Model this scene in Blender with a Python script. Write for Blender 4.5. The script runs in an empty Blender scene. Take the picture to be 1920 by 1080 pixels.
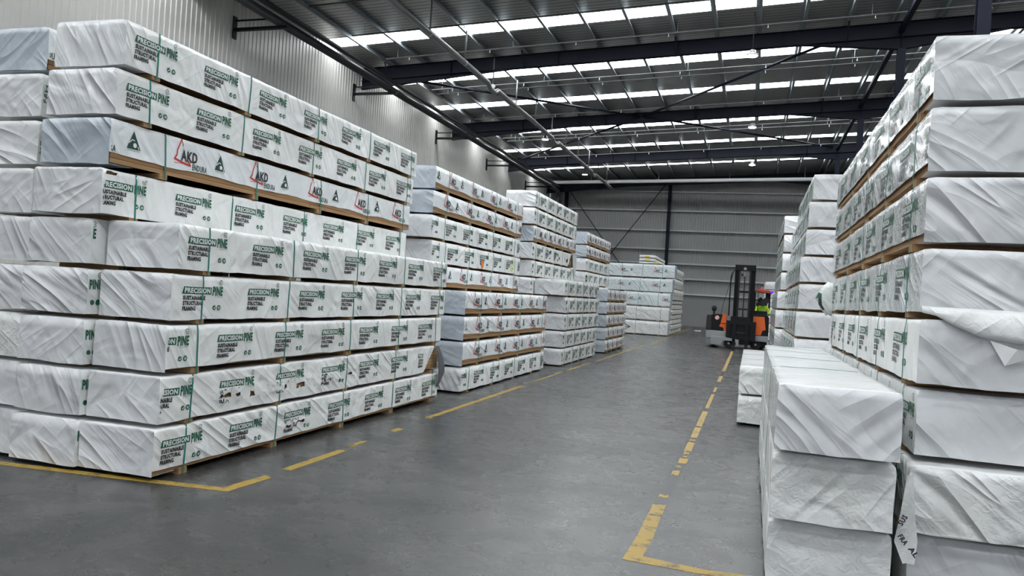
import bpy, bmesh, math, random
from mathutils import Vector, Matrix, noise

S = bpy.context.scene
C = S.collection

# ------------------------------------------------------------------ camera, sky, light, exposure
CAM_H = 1.65
f_px, yaw, pitch, roll = 1442.7, 0.30297, 0.007439, 0.060332
fw = Vector((-math.sin(yaw) * math.cos(pitch), math.cos(yaw) * math.cos(pitch), math.sin(pitch)))
r0 = Vector((math.cos(yaw), math.sin(yaw), 0))
u0 = r0.cross(fw)
rr = r0 * math.cos(roll) + u0 * math.sin(roll)
uu = -r0 * math.sin(roll) + u0 * math.cos(roll)
cam = bpy.data.cameras.new('camera')
cam.sensor_width = 36
cam.lens = f_px / 1920 * 36
cam.clip_start = 0.05
cam.clip_end = 200
camo = bpy.data.objects.new('camera', cam)
C.objects.link(camo)
camo.matrix_world = Matrix(((rr.x, uu.x, -fw.x, 0), (rr.y, uu.y, -fw.y, 0), (rr.z, uu.z, -fw.z, CAM_H), (0, 0, 0, 1)))
S.camera = camo

SKYLIGHT = 13.8       # radiance of the translucent roof sheets
DOOR_SKY = 1.5       # overcast daylight entering by the open door behind the camera
w = bpy.data.worlds.new('sky')
S.world = w
w.use_nodes = True
w.node_tree.nodes['Background'].inputs[0].default_value = (0.86, 0.93, 1.0, 1)
w.node_tree.nodes['Background'].inputs[1].default_value = DOOR_SKY
S.view_settings.view_transform = 'Standard'
S.view_settings.look = 'None'
S.view_settings.exposure = 0.0
S.view_settings.gamma = 1.0
S.view_settings.use_curve_mapping = False
S.cycles.use_denoising = True
S.cycles.max_bounces = 8
S.cycles.diffuse_bounces = 4
S.cycles.glossy_bounces = 3
S.cycles.transparent_max_bounces = 6
S.cycles.sample_clamp_indirect = 6.0
# portal: guides sky rays through the open loading door behind the camera (it gives no light of its own)
pl = bpy.data.lights.new('door_portal', 'AREA')
pl.shape = 'RECTANGLE'
pl.size = 16.0
pl.size_y = 7.0
pl.cycles.is_portal = True
plo = bpy.data.objects.new('door_portal', pl)
C.objects.link(plo)
plo.location = (1.0, -11.9, 3.5)
plo.rotation_euler = (math.radians(90), 0, 0)

# ------------------------------------------------------------------ materials
def mat(name, col=(0.5, 0.5, 0.5), rough=0.5, metal=0.0, spec=0.5):
    m = bpy.data.materials.new(name)
    m.use_nodes = True
    b = m.node_tree.nodes['Principled BSDF']
    b.inputs['Base Color'].default_value = (*col, 1)
    b.inputs['Roughness'].default_value = rough
    b.inputs['Metallic'].default_value = metal
    b.inputs['Specular IOR Level'].default_value = spec
    return m


class NT:
    def __init__(s, m):
        s.t = m.node_tree
        s.b = s.t.nodes['Principled BSDF']

    def n(s, typ, **kw):
        nd = s.t.nodes.new(typ)
        for k, v in kw.items():
            if k.startswith('i_'):
                nd.inputs[k[2:].replace('_', ' ')].default_value = v
            elif k.startswith('x'):
                nd.inputs[int(k[1:])].default_value = v
            else:
                setattr(nd, k, v)
        return nd

    def l(s, a, ai, b, bi):
        s.t.links.new(a.outputs[ai], b.inputs[bi])

    def ramp(s, src, out, p0, c0, p1, c1):
        r = s.n('ShaderNodeValToRGB')
        r.color_ramp.elements[0].position = p0
        r.color_ramp.elements[0].color = (*c0, 1)
        r.color_ramp.elements[1].position = p1
        r.color_ramp.elements[1].color = (*c1, 1)
        s.l(src, out, r, 0)
        return r

    def math(s, op, a, b=None, bv=0.5):
        m = s.n('ShaderNodeMath', operation=op)
        if isinstance(a, tuple):
            s.l(a[0], a[1], m, 0)
        else:
            m.inputs[0].default_value = a
        if b is not None:
            s.l(b[0], b[1], m, 1)
        else:
            m.inputs[1].default_value = bv
        return m


def wrap_material(name, col, strength, rough, folds=1.0, crinkle=0.3, coat=0.0):
    m = mat(name, col, rough)
    t = NT(m)
    uv = t.n('ShaderNodeUVMap', uv_map='UVMap')
    oi = t.n('ShaderNodeObjectInfo')
    # offset every pack differently
    off = t.math('MULTIPLY', (oi, 'Random'), None, 37.0)
    cb = t.n('ShaderNodeCombineXYZ')
    t.l(off, 0, cb, 0)
    t.l(off, 0, cb, 2)
    add = t.n('ShaderNodeVectorMath', operation='ADD')
    t.l(uv, 0, add, 0)
    t.l(cb, 0, add, 1)

    def layer(a0, a1, sx, sy, det, dist):
        ang = t.n('ShaderNodeMapRange', i_From_Min=0.0, i_From_Max=1.0, i_To_Min=a0, i_To_Max=a1)
        t.l(oi, 'Random', ang, 0)
        vr = t.n('ShaderNodeVectorRotate', rotation_type='Z_AXIS')
        t.l(add, 0, vr, 'Vector')
        t.l(ang, 0, vr, 'Angle')
        mp = t.n('ShaderNodeMapping')
        mp.inputs['Scale'].default_value = (sx, sy, 1)
        t.l(vr, 0, mp, 0)
        nz = t.n('ShaderNodeTexNoise', i_Scale=1.0, i_Detail=det, i_Roughness=0.45, i_Distortion=dist)
        t.l(mp, 0, nz, 0)
        # ridges: 1-|2n-1|
        a = t.math('MULTIPLY_ADD', (nz, 0), None, 2.0)
        a.inputs[2].default_value = -1.0
        b = t.math('ABSOLUTE', (a, 0))
        c = t.math('SUBTRACT', 1.0, (b, 0))
        d = t.math('POWER', (c, 0), None, 4.0)
        # soft body of the fold plus its sharper crest
        e = t.math('MULTIPLY_ADD', (nz, 0), None, 1.2)
        t.l(d, 0, e, 2)
        return e, nz
    d1, n1 = layer(0.25, 1.15, 0.8, 6.0, 0.8, 0.35)
    d2, n2 = layer(-1.2, -0.5, 1.0, 7.5, 0.6, 0.4)
    d3, n3 = layer(0.3, 1.2, 1.5, 10.0, 0.5, 1.2)
    msk = t.n('ShaderNodeTexNoise', i_Scale=1.3, i_Detail=0.5)
    t.l(add, 0, msk, 0)
    r1 = t.ramp(msk, 0, 0.40, (0.02, 0.02, 0.02), 0.62, (1, 1, 1))
    r2 = t.ramp(msk, 0, 0.34, (0.3, 0.3, 0.3), 0.52, (0, 0, 0))
    a = t.math('MULTIPLY', (d1, 0), (r1, 0))
    b = t.math('MULTIPLY', (d2, 0), (r2, 0))
    s = t.math('ADD', (a, 0), (b, 0))
    fine = t.math('MULTIPLY', (d3, 0), (r1, 0))
    fine = t.math('MULTIPLY', (fine, 0), None, 0.12)
    s = t.math('ADD', (s, 0), (fine, 0))
    s = t.math('MULTIPLY', (s, 0), None, folds)
    big = t.n('ShaderNodeTexNoise', i_Scale=4.0, i_Detail=1.0, i_Distortion=0.9)
    t.l(add, 0, big, 0)
    bg = t.math('MULTIPLY', (big, 0), None, 0.9)
    s = t.math('ADD', (s, 0), (bg, 0))
    cr = t.n('ShaderNodeTexNoise', i_Scale=19.0, i_Detail=1.0, i_Distortion=1.4)
    t.l(add, 0, cr, 0)
    cm = t.math('MULTIPLY', (cr, 0), None, crinkle)
    s = t.math('ADD', (s, 0), (cm, 0))
    bp = t.n('ShaderNodeBump', i_Strength=strength, i_Distance=0.032)
    t.l(s, 0, bp, 'Height')
    t.l(bp, 0, t.b, 'Normal')
    # object colour tints the film per pack, darker on several far left stacks
    mx = t.n('ShaderNodeMix', data_type='RGBA', blend_type='MULTIPLY')
    mx.inputs[0].default_value = 1.0
    mx.inputs[6].default_value = (*col, 1)
    t.l(oi, 'Color', mx, 7)
    # faint dust
    du = t.n('ShaderNodeTexNoise', i_Scale=3.0, i_Detail=5.0, i_Roughness=0.7)
    t.l(add, 0, du, 0)
    dr = t.ramp(du, 0, 0.35, (0.93, 0.925, 0.91), 0.6, (1, 1, 1))
    m2 = t.n('ShaderNodeMix', data_type='RGBA', blend_type='MULTIPLY')
    m2.inputs[0].default_value = 1.0
    t.l(mx, 2, m2, 6)
    t.l(dr, 0, m2, 7)
    t.l(m2, 2, t.b, 'Base Color')
    t.b.inputs['Coat Weight'].default_value = coat
    t.b.inputs['Coat Roughness'].default_value = 0.12
    return m


def wood_material(name, rows=True, c1=(0.30, 0.17, 0.08), c2=(0.46, 0.29, 0.145)):
    m = mat(name, c1, 0.75, spec=0.3)
    t = NT(m)
    uv = t.n('ShaderNodeUVMap', uv_map='UVMap')
    mp = t.n('ShaderNodeMapping')
    mp.inputs['Scale'].default_value = (2.0, 60, 1)
    t.l(uv, 0, mp, 0)
    nz = t.n('ShaderNodeTexNoise', i_Scale=1.0, i_Detail=4.0, i_Distortion=0.6)
    t.l(mp, 0, nz, 0)
    rp = t.ramp(nz, 0, 0.3, c1, 0.7, c2)
    out = (rp, 0)
    if rows:
        br = t.n('ShaderNodeTexBrick', i_Scale=1.0, offset=0.0)
        br.inputs['Brick Width'].default_value = 3.0
        br.inputs['Row Height'].default_value = 0.044
        br.inputs['Mortar Size'].default_value = 0.0018
        br.inputs['Color1'].default_value = (1, 1, 1, 1)
        br.inputs['Color2'].default_value = (0.72, 0.66, 0.6, 1)
        br.inputs['Mortar'].default_value = (0.05, 0.03, 0.02, 1)
        t.l(uv, 0, br, 0)
        mx = t.n('ShaderNodeMix', data_type='RGBA', blend_type='MULTIPLY')
        mx.inputs[0].default_value = 1.0
        t.l(rp, 0, mx, 6)
        t.l(br, 0, mx, 7)
        t.l(mx, 2, t.b, 'Base Color')
    else:
        t.l(rp, 0, t.b, 'Base Color')
    return m


M = {}
M['wrap_side'] = wrap_material('white wrap side', (0.88, 0.89, 0.88), 0.8, 0.28, 0.75, 0.03)
M['wrap_end'] = wrap_material('white wrap end', (0.75, 0.76, 0.775), 0.8, 0.2, 1.15, 0.015)
M['wrap_end_grey'] = wrap_material('grey wrap end', (0.52, 0.56, 0.60), 0.85, 0.28, 1.0, 0.03)
M['wrap_top'] = wrap_material('white wrap top', (0.86, 0.87, 0.87), 0.25, 0.22, 0.6, 0.02)
M['wrap_shiny'] = wrap_material('shiny wrap side', (0.74, 0.76, 0.76), 0.75, 0.16, 0.7, 0.5, coat=0.6)
M['wrap_rumpled'] = wrap_material('rumpled wrap', (0.84, 0.85, 0.84), 1.0, 0.24, 1.0, 0.16)
M['grey_inside'] = mat('grey film inside', (0.12, 0.125, 0.14), 0.5)
M['green'] = mat('print green', (0.008, 0.115, 0.062), 0.4)
M['black'] = mat('print black', (0.02, 0.022, 0.026), 0.4)
M['grey_print'] = mat('print grey', (0.25, 0.27, 0.27), 0.4)
M['red'] = mat('print red', (0.55, 0.03, 0.03), 0.4)
M['white_print'] = mat('print white', (0.84, 0.85, 0.84), 0.35)
M['darkgreen'] = mat('print dark green', (0.01, 0.055, 0.04), 0.4)
M['orange_sticker'] = mat('orange sticker', (0.95, 0.22, 0.01), 0.5)
M['yellow_sticker'] = mat('yellow sticker', (0.75, 0.88, 0.02), 0.5)
M['strap'] = mat('green strapping', (0.012, 0.20, 0.155), 0.35)
M['wood'] = wood_material('pine boards')
M['bearer'] = wood_material('bearer wood', rows=False)
M['navy'] = mat('navy painted steel', (0.008, 0.010, 0.020), 0.6, spec=0.2)
M['galv'] = mat('galvanised steel', (0.27, 0.30, 0.31), 0.42, 0.3)
M['pipe_grey'] = mat('grey painted pipe', (0.20, 0.205, 0.205), 0.45, 0.2)
M['branch'] = mat('dull grey pipe', (0.10, 0.105, 0.105), 0.6, 0.0, spec=0.25)
M['girt'] = mat('light steel rail', (0.50, 0.53, 0.54), 0.45, 0.1)
M['pipe_dark'] = mat('dark pipe', (0.035, 0.037, 0.04), 0.4, 0.2)
M['lamp_body'] = mat('lamp housing', (0.55, 0.55, 0.55), 0.4, 0.6)
M['black_steel'] = mat('black steel', (0.006, 0.007, 0.009), 0.5, spec=0.25)
M['rubber'] = mat('black rubber', (0.012, 0.012, 0.012), 0.8)
M['orange'] = mat('orange bodywork', (0.78, 0.13, 0.01), 0.35)
M['machine_grey'] = mat('machine grey', (0.30, 0.31, 0.32), 0.4)
M['machine_dark'] = mat('machine dark grey', (0.03, 0.032, 0.035), 0.5, spec=0.3)
M['redpaint'] = mat('red guard paint', (0.5, 0.05, 0.02), 0.4)
M['skin'] = mat('skin', (0.55, 0.33, 0.24), 0.55)
M['dark_hair'] = mat('dark hair', (0.02, 0.015, 0.012), 0.6)
M['trousers'] = mat('navy trousers', (0.02, 0.025, 0.05), 0.8)
M['seat'] = mat('seat vinyl', (0.02, 0.02, 0.022), 0.5)
mh = mat('hi vis yellow', (0.50, 0.85, 0.02), 0.7)
M['hivis'] = mh


def emit(name, col, s):
    m = bpy.data.materials.new(name)
    m.use_nodes = True
    nt = m.node_tree
    nt.nodes.clear()
    o = nt.nodes.new('ShaderNodeOutputMaterial')
    e = nt.nodes.new('ShaderNodeEmission')
    e.inputs[0].default_value = (*col, 1)
    e.inputs[1].default_value = s
    nt.links.new(e.outputs[0], o.inputs[0])
    return m


M['skylight'] = emit('daylit translucent sheet', (0.93, 0.97, 1.0), SKYLIGHT)
M['lamp'] = emit('lamp glow', (1, 0.98, 0.94), 22)
M['purple_lamp'] = emit('violet warning lamp', (0.22, 0.07, 0.9), 0.9)


def floor_material():
    m = mat('polished concrete', (0.13, 0.13, 0.13), 0.35)
    t = NT(m)
    tc = t.n('ShaderNodeTexCoord')
    n1 = t.n('ShaderNodeTexNoise', i_Scale=0.55, i_Detail=8.0, i_Roughness=0.68, i_Distortion=0.8)
    t.l(tc, 'Object', n1, 0)
    r1 = t.ramp(n1, 0, 0.30, (0.022, 0.023, 0.024), 0.68, (0.084, 0.083, 0.080))
    # tyre scuffs, drawn out along the room
    mp = t.n('ShaderNodeMapping')
    mp.inputs['Scale'].default_value = (2.0, 2.6, 1)
    mp.inputs['Rotation'].default_value = (0, 0, 0.12)
    t.l(tc, 'Object', mp, 0)
    n2 = t.n('ShaderNodeTexNoise', i_Scale=1.0, i_Detail=7.0, i_Roughness=0.7, i_Distortion=0.3)
    t.l(mp, 0, n2, 0)
    r2 = t.ramp(n2, 0, 0.34, (0.64, 0.64, 0.64), 0.64, (1.14, 1.12, 1.09))
    mx = t.n('ShaderNodeMix', data_type='RGBA', blend_type='MULTIPLY')
    mx.inputs[0].default_value = 0.75
    t.l(r1, 0, mx, 6)
    t.l(r2, 0, mx, 7)
    # thin dark scratches
    mp3 = t.n('ShaderNodeMapping')
    mp3.inputs['Scale'].default_value = (0.25, 5.0, 1)
    mp3.inputs['Rotation'].default_value = (0, 0, -0.5)
    t.l(tc, 'Object', mp3, 0)
    n3 = t.n('ShaderNodeTexNoise', i_Scale=1.3, i_Detail=2.0, i_Distortion=0.6)
    t.l(mp3, 0, n3, 0)
    a = t.math('SUBTRACT', (n3, 0), None, 0.5)
    b = t.math('ABSOLUTE', (a, 0))
    r3 = t.ramp(b, 0, 0.0, (0.55, 0.55, 0.55), 0.004, (1, 1, 1))
    m2 = t.n('ShaderNodeMix', data_type='RGBA', blend_type='MULTIPLY')
    m2.inputs[0].default_value = 0.8
    t.l(mx, 2, m2, 6)
    t.l(r3, 0, m2, 7)
    nf = t.n('ShaderNodeTexNoise', i_Scale=22.0, i_Detail=6.0, i_Roughness=0.75)
    t.l(tc, 'Object', nf, 0)
    rf = t.ramp(nf, 0, 0.35, (0.70, 0.70, 0.70), 0.65, (1.22, 1.22, 1.22))
    m3 = t.n('ShaderNodeMix', data_type='RGBA', blend_type='MULTIPLY')
    m3.inputs[0].default_value = 1.0
    t.l(m2, 2, m3, 6)
    t.l(rf, 0, m3, 7)
    # long thin scrape marks
    prev = m3
    for sc_, th_, dk in ((0.22, 0.0022, 0.55), (0.5, 0.003, 0.68), (0.9, 0.0035, 0.78)):
        dn = t.n('ShaderNodeTexNoise', i_Scale=0.35 + sc_, i_Detail=1.0)
        t.l(tc, 'Object', dn, 0)
        ds = t.n('ShaderNodeVectorMath', operation='SCALE')
        ds.inputs['Scale'].default_value = 0.9
        t.l(dn, 1, ds, 0)
        da = t.n('ShaderNodeVectorMath', operation='ADD')
        t.l(tc, 'Object', da, 0)
        t.l(ds, 0, da, 1)
        vo = t.n('ShaderNodeTexVoronoi', feature='DISTANCE_TO_EDGE', i_Scale=sc_)
        vo.voronoi_dimensions = '2D'
        t.l(da, 0, vo, 'Vector')
        rv = t.ramp(vo, 0, 0.0, (dk, dk, dk), th_, (1, 1, 1))
        brk = t.n('ShaderNodeTexNoise', i_Scale=0.8, i_Detail=1.0)
        t.l(tc, 'Object', brk, 0)
        rb = t.ramp(brk, 0, 0.45, (0, 0, 0), 0.52, (1, 1, 1))
        mk_ = t.n('ShaderNodeMix', data_type='RGBA', blend_type='MULTIPLY')
        t.l(rb, 0, mk_, 0)
        t.l(prev, 2, mk_, 6)
        t.l(rv, 0, mk_, 7)
        prev = mk_
    t.l(prev, 2, t.b, 'Base Color')
    rr_ = t.ramp(n2, 0, 0.25, (0.33, 0.33, 0.33), 0.75, (0.22, 0.22, 0.22))
    t.l(rr_, 0, t.b, 'Roughness')
    bp = t.n('ShaderNodeBump', i_Strength=0.015, i_Distance=0.01)
    t.l(n2, 0, bp, 'Height')
    t.l(bp, 0, t.b, 'Normal')
    return m


def foil_material():
    m = mat('roof foil insulation', (0.42, 0.42, 0.42), 0.42, 0.8)
    t = NT(m)
    tc = t.n('ShaderNodeTexCoord')
    mp = t.n('ShaderNodeMapping')
    mp.inputs['Scale'].default_value = (1.0, 13.0, 1)
    t.l(tc, 'Object', mp, 0)
    n1 = t.n('ShaderNodeTexNoise', i_Scale=1.2, i_Detail=4.0, i_Roughness=0.6, i_Distortion=0.4)
    t.l(mp, 0, n1, 0)
    bp = t.n('ShaderNodeBump', i_Strength=0.7, i_Distance=0.05)
    t.l(n1, 0, bp, 'Height')
    t.l(bp, 0, t.b, 'Normal')
    wv = t.n('ShaderNodeTexWave', wave_type='BANDS', bands_direction='Y', i_Scale=1.25, i_Distortion=0.6)
    t.l(tc, 'Object', wv, 0)
    rp = t.ramp(wv, 0, 0.03, (0.15, 0.15, 0.15), 0.14, (0.47, 0.465, 0.455))
    t.l(rp, 0, t.b, 'Base Color')
    return m


def cladding_material(name, col, rough, metal):
    m = mat(name, col, rough, metal)
    t = NT(m)
    tc = t.n('ShaderNodeTexCoord')
    n1 = t.n('ShaderNodeTexNoise', i_Scale=0.6, i_Detail=4.0)
    t.l(tc, 'Object', n1, 0)
    rp = t.ramp(n1, 0, 0.3, tuple(c * 0.9 for c in col), 0.7, col)
    t.l(rp, 0, t.b, 'Base Color')
    return m


def yellow_paint():
    m = mat('yellow floor paint', (0.50, 0.34, 0.06), 0.5)
    t = NT(m)
    tc = t.n('ShaderNodeTexCoord')
    n1 = t.n('ShaderNodeTexNoise', i_Scale=9.0, i_Detail=6.0, i_Roughness=0.7)
    t.l(tc, 'Object', n1, 0)
    rp = t.ramp(n1, 0, 0.36, (0.12, 0.10, 0.055), 0.47, (0.36, 0.235, 0.035))
    t.l(rp, 0, t.b, 'Base Color')
    return m


M['floor'] = floor_material()
M['foil'] = foil_material()
M['wall_light'] = cladding_material('light wall cladding', (0.68, 0.665, 0.63), 0.36, 0.15)
M['wall_grey'] = cladding_material('grey end cladding', (0.36, 0.365, 0.36), 0.5, 0.1)
M['concrete'] = cladding_material('grey precast concrete', (0.28, 0.28, 0.28), 0.8, 0.0)
M['yellow'] = yellow_paint()
M['line_residue'] = mat('dark residue of the worn line', (0.028, 0.031, 0.032), 0.27)

# ------------------------------------------------------------------ helpers
def obj(name, bm, mats, parent=None, loc=None, smooth=False):
    me = bpy.data.meshes.new(name)
    bm.to_mesh(me)
    bm.free()
    if not isinstance(mats, (list, tuple)):
        mats = [mats]
    for m in mats:
        me.materials.append(m)
    if smooth:
        for p in me.polygons:
            p.use_smooth = True
    o = bpy.data.objects.new(name, me)
    C.objects.link(o)
    if parent:
        o.parent = parent
    if loc:
        o.location = loc
    return o


def tag(o, label, cat, group=None):
    o['label'] = label
    o['category'] = cat
    if group:
        o['group'] = group
    return o


def struct(o):
    o['kind'] = 'structure'
    return o


def empty(name, loc, rz=0.0):
    o = bpy.data.objects.new(name, None)
    o.empty_display_size = 0.1
    C.objects.link(o)
    o.location = loc
    o.rotation_euler = (0, 0, rz)
    return o


def bx(bm, x0, x1, y0, y1, z0, z1, mi=0, uvl=None):
    v = [bm.verts.new(p) for p in ((x0, y0, z0), (x1, y0, z0), (x1, y1, z0), (x0, y1, z0),
                                   (x0, y0, z1), (x1, y0, z1), (x1, y1, z1), (x0, y1, z1))]
    for q in ((0, 3, 2, 1), (4, 5, 6, 7), (0, 1, 5, 4), (1, 2, 6, 5), (2, 3, 7, 6), (3, 0, 4, 7)):
        f = bm.faces.new([v[i] for i in q])
        f.material_index = mi
        if uvl is not None:
            n = f.normal if f.normal.length else Vector((0, 0, 1))
            f.normal_update()
            n = f.normal
            for lp in f.loops:
                c = lp.vert.co
                lp[uvl].uv = (c.y, c.z) if abs(n.x) > .5 else ((c.x * 11, c.z) if abs(n.y) > .5 else (c.y, c.x))


def bar(bm, p, q, wd, dp=None, up=(0, 0, 1), mi=0):
    """rectangular bar from p to q"""
    dp = dp or wd
    p, q = Vector(p), Vector(q)
    d = (q - p).normalized()
    up = Vector(up)
    if abs(d.dot(up)) > 0.98:
        up = Vector((1, 0, 0))
    s = d.cross(up).normalized()
    t = s.cross(d).normalized()
    vs = []
    for e in (p, q):
        for a, b in ((-1, -1), (1, -1), (1, 1), (-1, 1)):
            vs.append(bm.verts.new(e + s * (a * wd / 2) + t * (b * dp / 2)))
    for i in range(4):
        j = (i + 1) % 4
        bm.faces.new((vs[i], vs[j], vs[4 + j], vs[4 + i])).material_index = mi
    bm.faces.new((vs[3], vs[2], vs[1], vs[0])).material_index = mi
    bm.faces.new(vs[4:8]).material_index = mi


def tube(bm, pts, r, n=10, caps=True, mi=0):
    pts = [Vector(p) for p in pts]
    rings = []
    for i, p in enumerate(pts):
        a = pts[max(0, i - 1)]
        b = pts[min(len(pts) - 1, i + 1)]
        d = (b - a).normalized()
        up = Vector((0, 0, 1)) if abs(d.z) < 0.9 else Vector((1, 0, 0))
        s = d.cross(up).normalized()
        t = s.cross(d)
        k = r[i] if isinstance(r, (list, tuple)) else r
        rings.append([bm.verts.new(p + (s * math.cos(2 * math.pi * j / n) + t * math.sin(2 * math.pi * j / n)) * k) for j in range(n)])
    for a, b in zip(rings, rings[1:]):
        for j in range(n):
            f = bm.faces.new((a[j], a[(j + 1) % n], b[(j + 1) % n], b[j]))
            f.smooth = True
            f.material_index = mi
    if caps:
        bm.faces.new(list(reversed(rings[0]))).material_index = mi
        bm.faces.new(rings[-1]).material_index = mi


def prism(bm, poly, plane, a, b, mi=0):
    """poly of 2-D points in plane ('xz','yz','xy'), extruded from a to b along the third axis"""
    def P(u, v, k):
        return {'xz': (u, k, v), 'yz': (k, u, v), 'xy': (u, v, k)}[plane]
    A = [bm.verts.new(P(u, v, a)) for u, v in poly]
    B = [bm.verts.new(P(u, v, b)) for u, v in poly]
    n = len(poly)
    bm.faces.new(A).material_index = mi
    bm.faces.new(list(reversed(B))).material_index = mi
    for i in range(n):
        j = (i + 1) % n
        bm.faces.new((A[j], A[i], B[i], B[j])).material_index = mi
    bmesh.ops.recalc_face_normals(bm, faces=bm.faces[:])


ORD = ['first', 'second', 'third', 'fourth', 'fifth', 'sixth', 'seventh', 'eighth', 'ninth', 'tenth', 'eleventh',
       'twelfth', 'thirteenth', 'fourteenth', 'fifteenth', 'sixteenth', 'seventeenth', 'eighteenth', 'nineteenth',
       'twentieth', 'twenty-first', 'twenty-second', 'twenty-third', 'twenty-fourth', 'twenty-fifth']

# ------------------------------------------------------------------ room shell
XW, XR = -16.03, 15.0
YB, YE = -12.0, 60.0
SL = 0.049


def roof(x):
    return 10.83 + SL * (x - XW)


bm = bmesh.new()
bx(bm, XW - 0.3, XR + 0.3, YB - 6, YE + 0.3, -0.2, 0)
struct(obj('floor', bm, M['floor']))


def corrugated(name, p0, p1, z0, z1f, pitch, depth, nrm, m, duty=(0.62, 0.72, 0.9, 1.0)):
    """ribbed sheet between ground points p0 and p1, ribs standing proud along nrm"""
    bm = bmesh.new()
    p0, p1, nrm = Vector(p0), Vector(p1), Vector(nrm)
    L = (p1 - p0).length
    d = (p1 - p0).normalized()
    s = [0.0]
    prof = []
    k = 0
    while k * pitch < L:
        a = k * pitch
        prof += [(a, 0), (a + duty[0] * pitch, 0), (a + duty[1] * pitch, depth), (a + duty[2] * pitch, depth)]
        k += 1
    prof.append((k * pitch, 0))
    prof = [(min(a, L), h) for a, h in prof]
    lo, hi = [], []
    for a, h in prof:
        q = p0 + d * a + nrm * h
        lo.append(bm.verts.new((q.x, q.y, z0)))
        hi.append(bm.verts.new((q.x, q.y, z1f(q))))
    for i in range(len(lo) - 1):
        if (lo[i].co - lo[i + 1].co).length > 1e-5:
            bm.faces.new((lo[i], lo[i + 1], hi[i + 1], hi[i]))
    # backing gives the sheet a thickness
    o = obj(name, bm, m)
    sol = o.modifiers.new('s', 'SOLIDIFY')
    sol.thickness = 0.02
    sol.offset = 0
    return struct(o)


# left wall: precast base, light ribbed cladding above
bm = bmesh.new()
bx(bm, XW - 0.25, XW - 0.05, YB, YE, 0, roof(XW) + 0.05)
struct(obj('wall_left', bm, M['concrete']))
corrugated('wall_left', (XW, YE, 0), (XW, YB, 0), 0.05, lambda q: roof(XW) - 0.02, 0.205, 0.019, (1, 0, 0), M['wall_light'])
# far end wall: concrete dado, grey ribbed cladding
bm = bmesh.new()
bx(bm, XW, XR, YE, YE + 0.2, 0, 2.34)
struct(obj('wall_end', bm, M['concrete']))
corrugated('wall_end', (XW, YE + 0.1, 0), (XR, YE + 0.1, 0), 2.34, lambda q: roof(q.x), 0.2, 0.03, (0, -1, 0), M['wall_grey'])
# right wall
bm = bmesh.new()
bx(bm, XR, XR + 0.2, YB, YE, 0, roof(XR))
struct(obj('wall_right', bm, M['wall_grey']))
# wall behind the camera with its open loading door
bm = bmesh.new()
dx0, dx1, dz = -7.0, 9.0, 7.0
bx(bm, XW, dx0, YB - 0.2, YB, 0, roof(XW))
bx(bm, dx1, XR, YB - 0.2, YB, 0, roof(dx1))
bx(bm, dx0, dx1, YB - 0.2, YB, dz, roof(dx0))
struct(obj('wall_back', bm, M['wall_grey']))

# roof sheeting with translucent strips across the span
STRIPS = [(-7.2, -6.3), (-1.8, -0.9), (3.0, 3.9), (8.3, 9.2), (14.1, 15.0), (16.0, 16.9), (25.5, 26.4), (30.9, 31.75), (35.6, 36.4),
          (41.6, 42.5), (46.9, 47.6), (53.9, 54.6)]
bm = bmesh.new()


def roofslab(bm, ya, yb, t=0.04, dzz=0.0):
    x0, x1 = XW - 0.2, XR + 0.2
    vs = [bm.verts.new(p) for p in ((x0, ya, roof(x0) + dzz), (x1, ya, roof(x1) + dzz), (x1, yb, roof(x1) + dzz), (x0, yb, roof(x0) + dzz),
                                    (x0, ya, roof(x0) + t + dzz), (x1, ya, roof(x1) + t + dzz), (x1, yb, roof(x1) + t + dzz), (x0, yb, roof(x0) + t + dzz))]
    for q in ((0, 3, 2, 1), (4, 5, 6, 7), (0, 1, 5, 4), (1, 2, 6, 5), (2, 3, 7, 6), (3, 0, 4, 7)):
        bm.faces.new([vs[i] for i in q])


ys = [YB - 0.3] + [v for s_ in STRIPS for v in s_] + [YE + 0.3]
for i in range(0, len(ys), 2):
    roofslab(bm, ys[i], ys[i + 1])
struct(obj('ceiling', bm, M['foil']))
for i, (a, b) in enumerate(STRIPS):
    bm = bmesh.new()
    roofslab(bm, a, b, 0.01, 0.01)
    struct(obj('window_%d' % (i + 1), bm, M['skylight']))

# purlins (Z section) running the length of the hall
px = -0.30
plist = []
while px > XW + 0.5:
    px -= 1.44
px += 1.44
while px < XR - 0.3:
    plist.append(px)
    px += 1.44
for i, px in enumerate(plist):
    bm = bmesh.new()
    z = roof(px) - 0.005
    bx(bm, px - 0.006, px + 0.006, YB, YE, z - 0.21, z)
    bx(bm, px, px + 0.10, YB, YE, z - 0.216, z - 0.204)
    bx(bm, px - 0.10, px, YB, YE, z - 0.012, z)
    bx(bm, px + 0.094, px + 0.10, YB, YE, z - 0.204, z - 0.18)
    tag(obj('purlin', bm, M['galv']), 'galvanised steel roof purlin, %s counted from the pale ribbed left wall' % ORD[i], 'roof beam', 'purlins under the roof sheets')

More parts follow.
